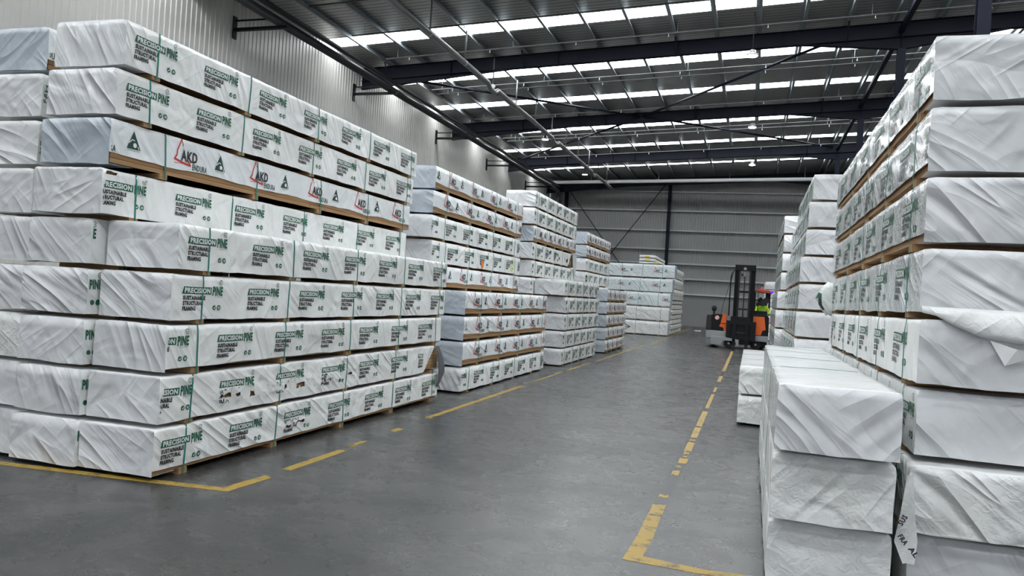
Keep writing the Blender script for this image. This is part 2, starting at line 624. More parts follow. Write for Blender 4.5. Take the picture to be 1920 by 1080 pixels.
# portal rafters with haunches, columns
RAF = [-2.0, 8.2, 18.4, 28.5, 38.6, 48.7, 58.8]
XC = 4.33
rafname = {18.4: 'navy steel roof beam nearest the camera', 28.5: 'navy steel roof beam crossing above the first tall stack',
           38.6: 'second navy steel roof beam visible down the hall', 48.7: 'third navy steel roof beam visible down the hall',
           58.8: 'navy steel roof beam against the far grey wall', 8.2: 'navy steel roof beam almost overhead', -2.0: 'navy steel roof beam behind the viewer'}
for y in RAF:
    bm = bmesh.new()

    def top(x):
        return roof(x) - 0.22

    def bot(x):
        b = top(x) - 0.52
        if x < -9.5:
            b -= 0.34 * min(1, (-9.5 - x) / 6.3)
        if abs(x - XC) < 3.2:
            b -= 0.42 * (1 - abs(x - XC) / 3.2)
        return b
    xs = [XW + 0.05, -12.5, -9.5, -4, XC - 3.2, XC - 0.15, XC, XC + 0.15, XC + 3.2, XR - 0.05]
    # web, straight top and inner flange, lower flange following the haunches
    for a, b in zip(xs, xs[1:]):
        for (za, zb, zc, zd, hw) in ((top(a) - 0.02, top(a), top(b) - 0.02, top(b), 0.11),
                                     (bot(a), bot(a) + 0.022, bot(b), bot(b) + 0.022, 0.11),
                                     (top(a) - 0.52, top(a) - 0.505, top(b) - 0.52, top(b) - 0.505, 0.10),
                                     (bot(a), top(a), bot(b), top(b), 0.008)):
            v = [bm.verts.new(p) for p in ((a, y - hw, za), (b, y - hw, zc), (b, y + hw, zc), (a, y + hw, za),
                                           (a, y - hw, zb), (b, y - hw, zd), (b, y + hw, zd), (a, y + hw, zb))]
            for q in ((0, 3, 2, 1), (4, 5, 6, 7), (0, 1, 5, 4), (1, 2, 6, 5), (2, 3, 7, 6), (3, 0, 4, 7)):
                bm.faces.new([v[k] for k in q])
    # stiffeners
    for xs_ in (-12, -7.6, -3.1, 0.5, XC, 8.5):
        bx(bm, xs_ - 0.008, xs_ + 0.008, y - 0.1, y + 0.1, bot(xs_), top(xs_))
    r_ = obj('roof_beam', bm, M['navy'])
    tag(r_, rafname[y], 'roof beam', 'navy portal beams')
    # fly braces from beam to purlins: parts of the beam
    for k, px in enumerate(plist):
        if k % 2 == 0 and px < 6:
            bm = bmesh.new()
            bar(bm, (px, y, top(px) - 0.02), (px, y, roof(px) - 0.19), 0.10, 0.16)
            if k % 4 == 0:
                bar(bm, (px + 0.02, y - 0.09, bot(px) + 0.03), (px + 0.02, y - 0.62, roof(px) - 0.16), 0.05, 0.01)
            obj('cleat', bm, M['black_steel'], r_)
    # column
    bm = bmesh.new()
    zt = bot(XC)
    bx(bm, XC - 0.006, XC + 0.006, y - 0.12, y + 0.12, 0, zt)
    for s in (-1, 1):
        bx(bm, XC - 0.125, XC + 0.125, y + s * 0.125 - 0.009, y + s * 0.125 + 0.009, 0, zt)
    c_ = obj('column', bm, M['navy'])
    tag(c_, {18.4: 'navy steel column right of the top shiny pack', 28.5: 'navy steel column just left of the tall near right stack',
             38.6: 'second navy steel column behind the tall near right stack', 48.7: 'third navy steel column, behind the right stacks',
             58.8: 'navy steel column by the far wall', 8.2: 'navy steel column beside the near right stack', -2.0: 'navy steel column behind the viewer'}[y],
        'column', 'navy columns on the right')
    bm = bmesh.new()
    bx(bm, XC - 0.16, XC + 0.16, y - 0.16, y + 0.16, 0.0, 0.025)
    obj('base_plate', bm, M['navy'], c_)

# longitudinal struts beam to beam beside the column line
for i, (a, b) in enumerate(zip(RAF[1:], RAF[2:])):
    bm = bmesh.new()
    bar(bm, (XC - 0.05, a + 0.12, roof(XC) - 0.55), (XC - 0.05, b - 0.12, roof(XC) - 0.55), 0.16)
    tag(obj('strut', bm, M['navy']), 'square navy strut joining roof beams beside the columns, %s from the camera' % ORD[i], 'roof strut', 'struts between roof beams')
# diagonal roof bracing
BR = [((2.8, 28.6), (-5.7, 38.5)), ((-15.6, 28.6), (-5.9, 38.5)), ((-5.5, 38.7), (4.0, 48.6)), ((-5.8, 38.7), (-15.5, 48.6))]
for i, (a, b) in enumerate(BR):
    bm = bmesh.new()
    tube(bm, [(a[0], a[1], roof(a[0]) - 0.42), (b[0], b[1], roof(b[0]) - 0.42)], 0.055, 8)
    tag(obj('roof_brace', bm, M['navy']), ['dark diagonal roof brace rising right towards the nearest column', 'dark diagonal roof brace running from the left wall to the second beam',
                                           'dark diagonal roof brace from the second beam towards the right columns', 'dark diagonal roof brace from the second beam towards the left wall'][i],
        'roof brace', 'diagonal roof braces')

# far wall framing: girts, columns, X brace
GZ = [2.42, 3.57, 4.71, 5.80, 7.24, 8.76, 10.22]
for i, z in enumerate(GZ):
    bm = bmesh.new()
    bx(bm, XW + 0.2, XR - 0.05, YE - 0.16, YE + 0.06, z - 0.006, z + 0.006)
    bx(bm, XW + 0.2, XR - 0.05, YE - 0.166, YE - 0.154, z - 0.07, z + 0.006)
    bx(bm, XW + 0.2, XR - 0.05, YE + 0.044, YE + 0.056, z, z + 0.06)
    tag(obj('wall_girt', bm, M['girt']), 'horizontal steel rail across the far grey wall, %s from the bottom' % ORD[i], 'wall rail', 'rails on the far wall')
bm = bmesh.new()
for a, b in ((-6.3, 11.05), (3.0, 11.55)):
    pass
bar(bm, (-14.2, YE - 0.1, 10.9), (-6.6, YE - 0.1, 10.95), 0.08, 0.1)
tag(obj('wall_girt', bm, M['girt']), 'topmost short steel rail at the far left of the far wall', 'wall rail', 'rails on the far wall')
for i, x in enumerate((-14.55, -6.45, 4.33, 12.0)):
    bm = bmesh.new()
    zt = roof(x) - 0.2
    bx(bm, x - 0.008, x + 0.008, YE - 0.42, YE - 0.18, 0, zt)
    for yy in (YE - 0.42, YE - 0.18):
        bx(bm, x - 0.12, x + 0.12, yy - 0.009, yy + 0.009, 0, zt)
    tag(obj('column', bm, M['navy']), ['navy steel column in the far left corner', 'tall navy steel column in the middle of the far wall',
                                       'navy far wall column hidden behind the right stacks', 'navy far wall column hidden at right'][i], 'column', 'far wall columns')
for i, (a, b) in enumerate((((-14.4, 10.2), (-6.6, -0.0)), ((-6.6, 11.0), (-14.4, 0.1)))):
    bm = bmesh.new()
    bar(bm, (a[0], YE - 0.3 - 0.06 * i, a[1]), (b[0], YE - 0.3 - 0.06 * i, b[1] + 0.1), 0.09, 0.05)
    tag(obj('wall_brace', bm, M['black_steel']), ['dark diagonal brace falling right across the far wall', 'dark diagonal brace rising right to the middle column of the far wall'][i], 'wall brace', 'cross braces on the far wall')

# ------------------------------------------------------------------ services
# pipes along the left wall on brackets
BY = [20.3, 27.9, 36.5, 44.4, 52.9]
zb = 9.72
pipe_x = -14.35
bm = bmesh.new()
tube(bm, [(pipe_x, YB + 0.2, zb + 0.14), (pipe_x, 55.5, zb + 0.14)], 0.055, 10)
tag(obj('water_pipe', bm, M['pipe_grey']), 'thin grey pipe above the dark pipe along the left wall', 'pipe')
bm = bmesh.new()
tube(bm, [(pipe_x - 0.05, YB + 0.2, zb - 0.12), (pipe_x - 0.05, 56.0, zb - 0.12), (pipe_x - 0.05, 56.4, zb - 0.3), (pipe_x - 0.05, 56.5, zb - 0.7), (pipe_x - 0.05, 56.5, 0.02)], 0.14, 14)
tag(obj('drain_pipe', bm, M['pipe_dark']), 'thick dark drain pipe along the left wall, turning down near the far corner', 'pipe')
bm = bmesh.new()
bar(bm, (pipe_x + 0.32, YB + 0.2, zb + 0.02), (pipe_x + 0.32, 55.0, zb + 0.02), 0.16, 0.07)
tag(obj('cable_tray', bm, M['black_steel']), 'black cable tray running beside the pipes on the left', 'cable tray')
for i, y in enumerate(BY):
    r_ = empty('pipe_bracket', (XW + 0.03, y, zb))
    tag(r_, 'dark wall bracket carrying the left wall pipes, %s nearest the camera' % ORD[i], 'bracket', 'pipe brackets on the left wall')
    bm = bmesh.new()
    bx(bm, 0, 1.95, -0.06, 0.06, -0.36, -0.27)
    obj('arm', bm, M['black_steel'], r_)
    bm = bmesh.new()
    bx(bm, 0, 1.42, -0.03, 0.03, -0.05, -0.01)
    obj('rail', bm, M['black_steel'], r_)
    bm = bmesh.new()
    bx(bm, 0.0, 0.04, -0.09, 0.09, -0.6, 0.1)
    obj('wall_plate', bm, M['black_steel'], r_)

# large sprinkler main running down the hall, dropping under each beam
zm = 9.74
bm = bmesh.new()
pts = []
y = YB + 0.3
segs = [18.4, 28.5, 38.6, 48.7]
pts.append((-10.2, YB + 0.3, zm))
for ry in segs:
    pts += [(-10.2, ry - 0.6, zm), (-10.2, ry - 0.3, zm - 0.16), (-10.2, ry + 0.3, zm - 0.16), (-10.2, ry + 0.6, zm)]
pts.append((-10.2, 56.0, zm))
tube(bm, pts, 0.10, 14)
m_ = obj('sprinkler_main', bm, M['pipe_grey'])
tag(m_, 'large grey sprinkler main running down the hall below the left roof', 'pipe')
yy = 13.0
k = 0
while yy < 55:
    bm = bmesh.new()
    tube(bm, [(-10.2, yy, zm), (-10.2, yy, roof(-10.2) - 0.24)], 0.03, 8)
    obj('riser', bm, M['pipe_grey'], m_)
    bm = bmesh.new()
    tube(bm, [(-10.2, yy - 0.04, zm), (-10.2, yy + 0.04, zm)], 0.1, 14)
    obj('coupling', bm, M['lamp_body'], m_)
    yy += 3.1
# sprinkler branches across the span
branch = [19.0, 21.6, 24.4, 27.1, 31.6, 32.3, 37.2, 41.9, 42.7, 47.8, 52.4]
for i, y in enumerate(branch):
    x0 = -14.2
    bm = bmesh.new()
    tube(bm, [(x0, y, roof(x0) - 0.38), (13.5, y, roof(13.5) - 0.38)], 0.024, 8)
    r_ = obj('sprinkler_branch', bm, M['branch'])
    tag(r_, 'thin grey sprinkler pipe crossing under the roof, %s nearest the camera' % ORD[i], 'pipe', 'sprinkler branch pipes')
    x = x0 + 1.0
    k = 0
    while x < 8:
        bm = bmesh.new()
        z = roof(x) - 0.38
        tube(bm, [(x, y, z - 0.02), (x, y, z - 0.13)], 0.014, 6)
        tube(bm, [(x, y, z - 0.115), (x, y, z - 0.125)], 0.035, 8)
        obj('sprinkler_head', bm, M['lamp_body'], r_)
        x += 3.3
    for xx in (x0 + 0.5, -9, -3, 3.2, 9):
        bm = bmesh.new()
        tube(bm, [(xx, y, roof(xx) - 0.36), (xx, y, roof(xx) - 0.02)], 0.008, 5, False)
        obj('hanger_rod', bm, M['galv'], r_)
# white main across the far end
bm = bmesh.new()
tube(bm, [(-15.5, 56.6, 10.28), (13.5, 56.6, 11.05)], 0.13, 14)
r_ = obj('sprinkler_main', bm, mat('white pipe', (0.72, 0.73, 0.73), 0.35))
tag(r_, 'thick white pipe crossing the hall in front of the far wall', 'pipe')
for x in (-12, -7, -2, 3, 8):
    bm = bmesh.new()
    z = 10.28 + (x + 15.5) * 0.0266
    tube(bm, [(x, 56.6, z), (x, 56.6, roof(x))], 0.015, 6, False)
    obj('hanger_rod', bm, M['galv'], r_)

# high bay lamps
lamps = [(-0.45, 26.9, 'nearest'), (-0.45, 38.0, 'second nearest'), (-0.45, 48.0, 'third nearest'), (-11.3, 40.6, 'left side, nearer'), (-11.4, 51.6, 'left side, farther'), (-0.45, 12.0, 'overhead'), (-11.3, 15.0, 'overhead left')]
lampz = [10.12, 10.2, 10.2, 10.2, 10.1, 10.1, 9.9]
for (x, y, nm), z in zip(lamps, lampz):
    r_ = empty('high_bay_lamp', (x, y, z))
    tag(r_, 'round high bay lamp hanging from the roof, %s' % {'nearest': 'nearest one in the middle row', 'second nearest': 'middle one of the middle row',
        'third nearest': 'farthest one of the middle row', 'left side, nearer': 'nearer one beside the large sprinkler main', 'left side, farther': 'farther one beside the large sprinkler main',
        'overhead': 'middle row, outside the view overhead', 'overhead left': 'left row, outside the view overhead'}[nm], 'ceiling lamp', 'high bay lamps')
    bm = bmesh.new()
    tube(bm, [(0, 0, 0.0), (0, 0, 0.05), (0, 0, 0.09), (0, 0, 0.2)], [0.2, 0.2, 0.12, 0.08], 20)
    obj('housing', bm, M['lamp_body'], r_)
    bm = bmesh.new()
    tube(bm, [(0, 0, -0.015), (0, 0, -0.001)], 0.17, 20)
    obj('diffuser', bm, M['lamp'], r_)
    bm = bmesh.new()
    tube(bm, [(0, 0, 0.2), (0, 0, roof(x) - z - 0.001)], 0.01, 6, False)
    obj('rod', bm, M['black_steel'], r_)

# ------------------------------------------------------------------ printed lettering, as flat outlines
def text_outline(txt, height, xs, bold=0.018):
    cu = bpy.data.curves.new('t', 'FONT')
    cu.body = txt
    cu.size = 1.0
    cu.offset = bold
    cu.resolution_u = 2
    cu.space_character = 1.0 + bold * 2.2
    o = bpy.data.objects.new('t', cu)
    C.objects.link(o)
    dg = bpy.context.evaluated_depsgraph_get()
    me = bpy.data.meshes.new_from_object(o.evaluated_get(dg))
    vs = [(v.co.x, v.co.y) for v in me.vertices]
    fs = [tuple(p.vertices) for p in me.polygons]
    bpy.data.objects.remove(o)
    bpy.data.curves.remove(cu)
    bpy.data.meshes.remove(me)
    x0 = min(v[0] for v in vs)
    caps = 0.73
    k = height / caps
    return [((x - x0) * k * xs, y * k) for x, y in vs], fs


def fit(txt, height, width, bold=0.03):
    vs, fs = text_outline(txt, height, 1.0, bold)
    wd = max(v[0] for v in vs)
    return [(x * width / wd, y) for x, y in vs], fs


def disc(cx, cy, r, n=14):
    return [(cx + r * math.cos(2 * math.pi * i / n), cy + r * math.sin(2 * math.pi * i / n)) for i in range(n)]


def ring(cx, cy, r, t, a0=0.0, a1=2 * math.pi, n=16):
    out = []
    for i in range(n):
        a, b = a0 + (a1 - a0) * i / n, a0 + (a1 - a0) * (i + 1) / n
        out.append([(cx + r * math.cos(a), cy + r * math.sin(a)), (cx + r * math.cos(b), cy + r * math.sin(b)),
                    (cx + (r - t) * math.cos(b), cy + (r - t) * math.sin(b)), (cx + (r - t) * math.cos(a), cy + (r - t) * math.sin(a))])
    return out


def stroke(pts, t):
    out = []
    for (x0, y0), (x1, y1) in zip(pts, pts[1:]):
        d = math.hypot(x1 - x0, y1 - y0) or 1
        nx, ny = -(y1 - y0) / d * t / 2, (x1 - x0) / d * t / 2
        out.append([(x0 + nx, y0 + ny), (x0 - nx, y0 - ny), (x1 - nx, y1 - ny), (x1 + nx, y1 + ny)])
    return out


def shift(t, dx, dy):
    return [(x + dx, y + dy) for x, y in t[0]], t[1]


def polys(ps):
    vs, fs = [], []
    for p in ps:
        fs.append(tuple(range(len(vs), len(vs) + len(p))))
        vs += p
    return vs, fs


MI = {'side': 0, 'end': 1, 'green': 2, 'black': 3, 'grey': 4, 'red': 5, 'white': 6, 'dgreen': 7, 'orange': 8, 'yellow': 9}
# "PRECISION PINE / SUSTAINABLE STRUCTURAL FRAMING" mark: (mesh2d, material, layer); t is height above the pack base
box = []
for i in range(8):
    a, b = i / 8, (i + 1) / 8
    l0, l1 = 0.0 + 0.345 * a, 0.0 + 0.345 * b
    box.append([(l0, 0.252), (l1, 0.252), (0.016 + 0.329 * b, 0.312), (0.016 + 0.329 * a, 0.312)])
PINE = [(polys(box), 'green', 1),
        (shift(fit('PRECISION', 0.041, 0.302, 0.035), 0.026, 0.263), 'white', 2),
        (shift(fit('PINE', 0.077, 0.130, 0.045), 0.360, 0.246), 'green', 1),
        (shift(fit('SUSTAINABLE', 0.033, 0.262, 0.055), 0.012, 0.204), 'black', 1),
        (shift(fit('STRUCTURAL', 0.033, 0.235, 0.055), 0.010, 0.160), 'black', 1),
        (shift(fit('FRAMING', 0.033, 0.155, 0.055), 0.006, 0.116), 'black', 1),
        (shift(fit('by daymark', 0.013, 0.098, 0.0), 0.392, 0.226), 'grey', 1),
        (polys([disc(0.398, 0.135, 0.021), ]), 'green', 1), (polys([disc(0.457, 0.135, 0.024)]), 'green', 1),
        (polys(stroke([(0.388, 0.134), (0.396, 0.126), (0.409, 0.145)], 0.006)), 'white', 2),
        (polys(stroke([(0.445, 0.142), (0.469, 0.142)], 0.004) + stroke([(0.443, 0.134), (0.471, 0.134)], 0.004) + stroke([(0.447, 0.126), (0.467, 0.126)], 0.004)), 'white', 2),
        (polys(ring(0.465, 0.357, 0.024, 0.007, 0.9, 6.0) + stroke([(0.458, 0.357), (0.465, 0.349), (0.482, 0.372)], 0.007)), 'grey', 1)]
PINE_FAR = [p for i, p in enumerate(PINE) if i not in (6, 9, 10)]
KANG = [(polys([[(0.0, 0.0), (0.075, 0.0), (0.075, 0.15)], [(0.075, 0.0), (0.15, 0.0), (0.075, 0.15)]]), 'dgreen', 1),
        (polys([disc(0.088, 0.034, 0.02, 12)] + stroke([(0.02, 0.045), (0.06, 0.078), (0.085, 0.07)], 0.008) + stroke([(0.118, 0.03), (0.132, 0.004)], 0.008)), 'white', 2),
        (shift(fit('AUSTRALIAN MADE', 0.010, 0.13, 0.0), 0.01, -0.018), 'black', 1)]
AKD = [(polys(stroke([(0.085, 0.205), (0.035, 0.085), (0.035, 0.05), (0.0, 0.005)], 0.014) + stroke([(0.085, 0.205), (0.105, 0.135)], 0.010)
              + stroke([(0.0, 0.01), (0.10, -0.012), (0.215, -0.03)], 0.018) + stroke([(0.175, 0.012), (0.215, -0.03)], 0.013)
              + stroke([(0.09, -0.01), (0.235, -0.085)], 0.006) + stroke([(0.0, -0.028), (0.10, -0.02)], 0.005)), 'red', 1),
       (shift(fit('AKD', 0.095, 0.215, 0.035), 0.082, 0.006), 'black', 2),
       (shift(fit('ENDURA', 0.056, 0.20, 0.02), 0.235, -0.062), 'dgreen', 1)]


def shift_items(items, dx, dy):
    return [((shift(t, dx, dy)), m_, l_) for t, m_, l_ in items]


# ------------------------------------------------------------------ timber packs
random.seed(4)
HM = 0.4125          # height of one pack with its bearers
BH = 0.045           # bearer


class Pack:
    def __init__(s, x0, x1, y0, L, z0, kind='pine', side=1, h=HM, label='', group='', detail=2, seed=0, u0=0.68, tint=1.0,
                 amp=0.006, straps=None, torn=None, open_far=False, far_cut=None, rot=None, origin=None, shiny=False, logos=True,
                 sidehem=None, lpitch=None, endtint=None, stickers=()):
        s.L, s.h, s.W = L, h, x1 - x0
        rnd = random.Random(seed * 7 + 3)
        s.sd = Vector((seed * 3.17 % 50, seed * 1.71 % 50, seed * 5.3 % 50))
        s.amp = amp
        root = empty('timber_pack', origin if origin else ((x0 + x1) / 2, y0, z0), rot or 0.0)
        tag(root, label, 'timber pack', group)
        s.root = root
        hem = 0.036 if kind != 'akd' else 0.125
        if sidehem is not None:
            hem = sidehem
        s.W2 = s.W / 2
        hw = s.W2
        du = {2: 0.07, 1: 0.16, 0: 0.4}[detail]
        if torn:
            du = 0.035
        dv = {2: 0.05, 1: 0.09, 0: 0.18}[detail] if not torn else 0.025
        nu, nv, nw = max(2, round(L / du)), max(2, round((h - hem) / dv)), max(2, round(s.W / (du * 0.7)))
        nve = max(2, round((h - BH) / dv))
        bm = bmesh.new()
        uvl = bm.loops.layers.uv.new('UVMap')
        ph = rnd.random() * 6
        s.straps = straps if straps is not None else [0.36, 1.63, 2.94, 4.22, L - 0.2]

        def hemz(u, v):
            if v > hem + 0.02:
                return v
            k = 0.003 * math.sin(u * 9 + ph) + 0.004 * noise.noise(Vector((u * 7, seed, 0)))
            if kind == 'akd':
                dmin = min(abs(u - q) for q in s.straps)
                k += 0.016 * min(1, dmin / 0.5) - 0.008
            return v + k

        def grid(n1, n2, fn, uvf, mi, skip=None):
            vs = [[bm.verts.new(fn(i / n1, j / n2)) for j in range(n2 + 1)] for i in range(n1 + 1)]
            for i in range(n1):
                for j in range(n2):
                    if skip and skip((i + .5) / n1, (j + .5) / n2):
                        continue
                    q = (vs[i][j], vs[i + 1][j], vs[i + 1][j + 1], vs[i][j + 1])
                    f = bm.faces.new(q)
                    f.material_index = mi
                    f.smooth = True
                    for lp, (a, b) in zip(f.loops, ((i, j), (i + 1, j), (i + 1, j + 1), (i, j + 1))):
                        lp[uvl].uv = uvf(a / n1, b / n2)
            return vs
        s.torn = torn
        for sg in (1, -1):
            skip = None
            if sg == side and (torn or far_cut):
                def skip(a, b):
                    u, v = a * L, hem + b * (h - hem)
                    if far_cut and u - 0.5 * L / nu > far_cut[0] + (far_cut[1] - far_cut[0]) * b:
                        return True
                    if torn:
                        for (ta, tb, tv, th) in torn:
                            if ta < u < tb:
                                c = tv + 0.03 * noise.noise(Vector((u * 3, 1.3, seed)))
                                if abs(v - c) < th * (0.35 + 0.9 * noise.noise(Vector((u * 9, v * 8, seed)))):
                                    return noise.noise(Vector((u * 5.5, 9.1, seed))) > 0.12
                    return False
            def cut(a, b, sg=sg):
                u = a * L
                return min(u, far_cut[0] + (far_cut[1] - far_cut[0]) * b) if far_cut and sg == side else u
            grid(nu, nv, lambda a, b: s.surf(Vector((sg * hw, cut(a, b), hemz(a * L, hem + b * (h - hem))))),
                 lambda a, b: (a * L * (1 if sg == 1 else -1) + sg * 3, hem + b * (h - hem)), 0, skip)
        grid(nw, nve, lambda a, b: s.surf(Vector(((a - .5) * s.W, 0, hemz(a * s.W, BH + b * (h - BH)) - (0.010 if b == 0 else 0)))), lambda a, b: (a * s.W, b * h), 1)
        if not open_far:
            grid(nw, nve, lambda a, b: s.surf(Vector(((a - .5) * s.W, L, BH + b * (h - BH)))), lambda a, b: (a * s.W + 5, b * h), 1)
        grid(nw, nu, lambda a, b: s.surf(Vector(((a - .5) * s.W, b * L, h))), lambda a, b: (b * L + 9, a * s.W), 10)
        if not open_far:
            # film tucked under both ends
            for ua, ub in ((0.004, 0.27), (L - 0.13, L - 0.004)):
                f = bm.faces.new([bm.verts.new((x_, y_, BH - 0.004)) for x_, y_ in ((-hw + 0.01, ua), (-hw + 0.01, ub), (hw - 0.01, ub), (hw - 0.01, ua))])
                f.material_index = 1
        bmesh.ops.remove_doubles(bm, verts=bm.verts[:], dist=0.0005)
        bmesh.ops.recalc_face_normals(bm, faces=bm.faces[:])
        # printing on the aisle side
        if logos:
            items = []
            if kind == 'pine':
                p = lpitch or 0.845
                u = u0
                while u - p > -0.45:
                    u -= p
                while u < L - 0.02:
                    items += shift_items(PINE if detail == 2 else PINE_FAR, u, 0)
                    u += p
            elif kind == 'akd':
                p = lpitch or 1.1
                u = u0
                while u - p > -0.6:
                    u -= p
                k = h / HM
                while u < L - 0.02:
                    items += shift_items(AKD, u, 0.205 + (k - 1) * 0.2)
                    items += shift_items(KANG, u + 0.545, 0.20 + (k - 1) * 0.2)
                    u += p
            if logos == 'mid':
                items = [((([(x, y * k_ + 0.0) for x, y in t_[0]]), t_[1]), m_, l_) for (t_, m_, l_) in items for k_ in (1,)]
            items += list(stickers)
            for (vs2, fs), mm, ly in items:
                vmap = {}
                for f in fs:
                    pts = [vs2[i] for i in f]
                    if max(p_[0] for p_ in pts) > L - 0.012 or min(p_[0] for p_ in pts) < 0.012:
                        continue
                    if far_cut and max(p_[0] for p_ in pts) > far_cut[0] - 0.03:
                        continue
                    if torn and any(ta < pts[0][0] < tb and abs(pts[0][1] - tv) < th * 1.1 for (ta, tb, tv, th) in torn):
                        continue
                    if min(p_[1] for p_ in pts) < hem + 0.004:
                        continue
                    q = []
                    for i in f:
                        if i not in vmap:
                            sx, tz = vs2[i]
                            vmap[i] = bm.verts.new(s.surf(Vector((side * hw, s.ucoord(sx, side), tz))) + Vector((side * (0.0022 + 0.0014 * ly), 0, 0)))
                        q.append(vmap[i])
                    try:
                        nf = bm.faces.new(q)
                    except ValueError:
                        continue
                    nf.material_index = MI[mm]
        ms = [M['wrap_shiny'] if shiny else M['wrap_side'], M['wrap_end'], M['green'], M['black'], M['grey_print'], M['red'], M['white_print'], M['darkgreen'], M['orange_sticker'], M['yellow_sticker'], M['wrap_top']]
        if kind == 'akd':
            ms[1] = M['wrap_end_grey']
        if shiny == 'rumpled':
            ms[0] = ms[1] = M['wrap_rumpled']
        wr = obj('plastic_wrap', bm, ms, root)
        if isinstance(tint, (int, float)):
            tint = (tint, tint, tint)
        wr.color = (*tint, 1)
        # timber inside
        bm = bmesh.new()
        uvl = bm.loops.layers.uv.new('UVMap')
        e = 0.02
        bx(bm, -hw + e, hw - e, e, L - e, BH + (0.03 if hem < 0.045 else 0.003), h - 0.022, 0, uvl)
        if kind == 'akd':
            bx(bm, -hw + 0.008, hw - 0.008, e, L - 0.01, BH + 0.003, hem + 0.04, 0, uvl)
        obj('boards', bm, M['wood'], root)
        # bearers and straps
        for q in s.straps:
            bm = bmesh.new()
            uvl = bm.loops.layers.uv.new('UVMap')
            bx(bm, -hw + 0.006, hw - 0.006, q - 0.05, q + 0.045, 0.0, BH + 0.002, 0, uvl)
            obj('bearer', bm, M['bearer'], root)
            bm = bmesh.new()
            k = 0.003
            lean = rnd.uniform(-0.02, 0.02)
            path = [(side * hw, 0.0)] + [(side * hw, h * t / 6) for t in range(1, 7)] + [(side * hw * (1 - t / 4), h) for t in range(1, 9)] + [(-side * hw, h * (1 - t / 3)) for t in range(1, 4)]
            prev = None
            for (xx, zz) in path:
                uu_ = q + lean * (zz / h - 0.5)
                c = s.surf(Vector((xx, uu_, zz)))
                n_ = Vector((math.copysign(1, xx) if zz < h - 1e-6 or abs(xx) > hw - 1e-6 else 0, 0, 1 if zz > h - 1e-6 else 0)).normalized()
                c = c + n_ * k
                a_, b_ = bm.verts.new(c + Vector((0, -0.008, 0))), bm.verts.new(c + Vector((0, 0.008, 0)))
                if prev:
                    bm.faces.new((prev[0], a_, b_, prev[1]))
                prev = (a_, b_)
            st = obj('strap', bm, M['strap'], root)
            sm = st.modifiers.new('s', 'SOLIDIFY')
            sm.thickness = 0.0015

    def ucoord(s, sx, side):
        return sx if side == 1 else s.L - sx

    def surf(s, p):
        """the film is never quite flat: displace any point of the box skin"""
        q = p * 3.2 + s.sd
        d = noise.noise_vector(q) * s.amp + noise.noise_vector(p * 9.0 + s.sd) * (s.amp * 0.35)
        # soft corners
        hw = s.W2
        rx = max(0, abs(p.x) - hw + 0.015) / 0.015
        rz = max(0, p.z - s.h + 0.015) / 0.015
        c = 0.006 * rx * rz
        d = d + Vector((-math.copysign(c, p.x), 0, -c))
        if p.z < 0.03:
            d = d * 0.2
        if p.z >= s.h - 0.02 and d.z > 0.002:
            d.z = 0.002
        if p.z >= s.h - 0.02:
            d.z -= 0.004
        if s.torn:
            for (ta, tb, tv, th) in s.torn:
                if ta - 0.1 < p.y < tb + 0.1 and abs(p.z - tv) < th * 1.6 and p.x > 0:
                    d = d + noise.noise_vector(p * 24 + s.sd) * 0.022
                    d.x = abs(d.x) * 0.9
        return p + d


LV = ['bottom one', 'second up', 'third up', 'fourth up', 'fifth up', 'sixth up', 'seventh up', 'eighth up', 'ninth up', 'tenth up']
seed = [1]


def lab(look, i, n, stack):
    lv = 'top one' if i == n - 1 else LV[i]
    return '%s pack, %s of %s' % (look, lv, stack)


def mk(i, n, stack, look='white pine timber', group='', **kw):
    seed[0] += 1
    return Pack(label=lab(look, i, n, stack), group=group, seed=seed[0], **kw)


g = 'timber packs in the nearest left stacks'
# A: front column, nearest left
Ay = [4.96, 5.0, 5.03, 5.06, 5.10]
u_first = [0.07, 0.71, 0.61, 0.12, 0.10]
for i in range(5):
    kw = {}
    if i == 1:
        kw = dict(torn=[(0.75, 2.35, 0.17, 0.05), (2.5, 3.1, 0.20, 0.03)], far_cut=(5.15, 5.52), look='')
        kw.pop('look')
    if i == 0:
        kw = dict(torn=[(1.75, 2.5, 0.19, 0.02)], sidehem=0.078)
    if i == 2:
        kw = dict(sidehem=0.06)
    p = mk(i, 5, 'the front stack at near left', ['white pine timber', 'torn white pine timber', 'smooth white pine timber', 'white pine timber', 'white pine timber'][i], g,
           x0=-5.14 if i else -5.155, x1=-4.417 - (0.006 if i % 2 else 0), y0=Ay[i], L=5.72 - 0.03 * (i % 3), z0=i * HM, u0=u_first[i], detail=2, tint=[1.0, 1.0, 0.98, 1.0, 1.0][i], **kw)
    if i == 1:
        # grey-lined flap of film hanging off the opened far corner
        bm = bmesh.new()
        rows = []
        for a in range(7):
            t = a / 6
            z = 0.40 - 0.62 * t
            u = 5.50 + 0.0 * t
            wdt = 0.03 + 0.26 * math.sin(min(1, t * 1.5) * math.pi / 2) * (1 - max(0, t - 0.7) * 2.6)
            row = []
            for b in range(4):
                s_ = b / 3
                row.append(bm.verts.new((0.365 + 0.025 + 0.03 * math.sin(t * 3 + s_), u + 0.10 * t + s_ * wdt, z)))
            rows.append(row)
        for ra, rb in zip(rows, rows[1:]):
            for b in range(3):
                bm.faces.new((ra[b], ra[b + 1], rb[b + 1], rb[b])).smooth = True
        fl = obj('torn_flap', bm, M['grey_inside'], p.root)
        fl['label'] = 'dark grey inner side of the torn film'
        sm = fl.modifiers.new('s', 'SOLIDIFY')
        sm.thickness = 0.002

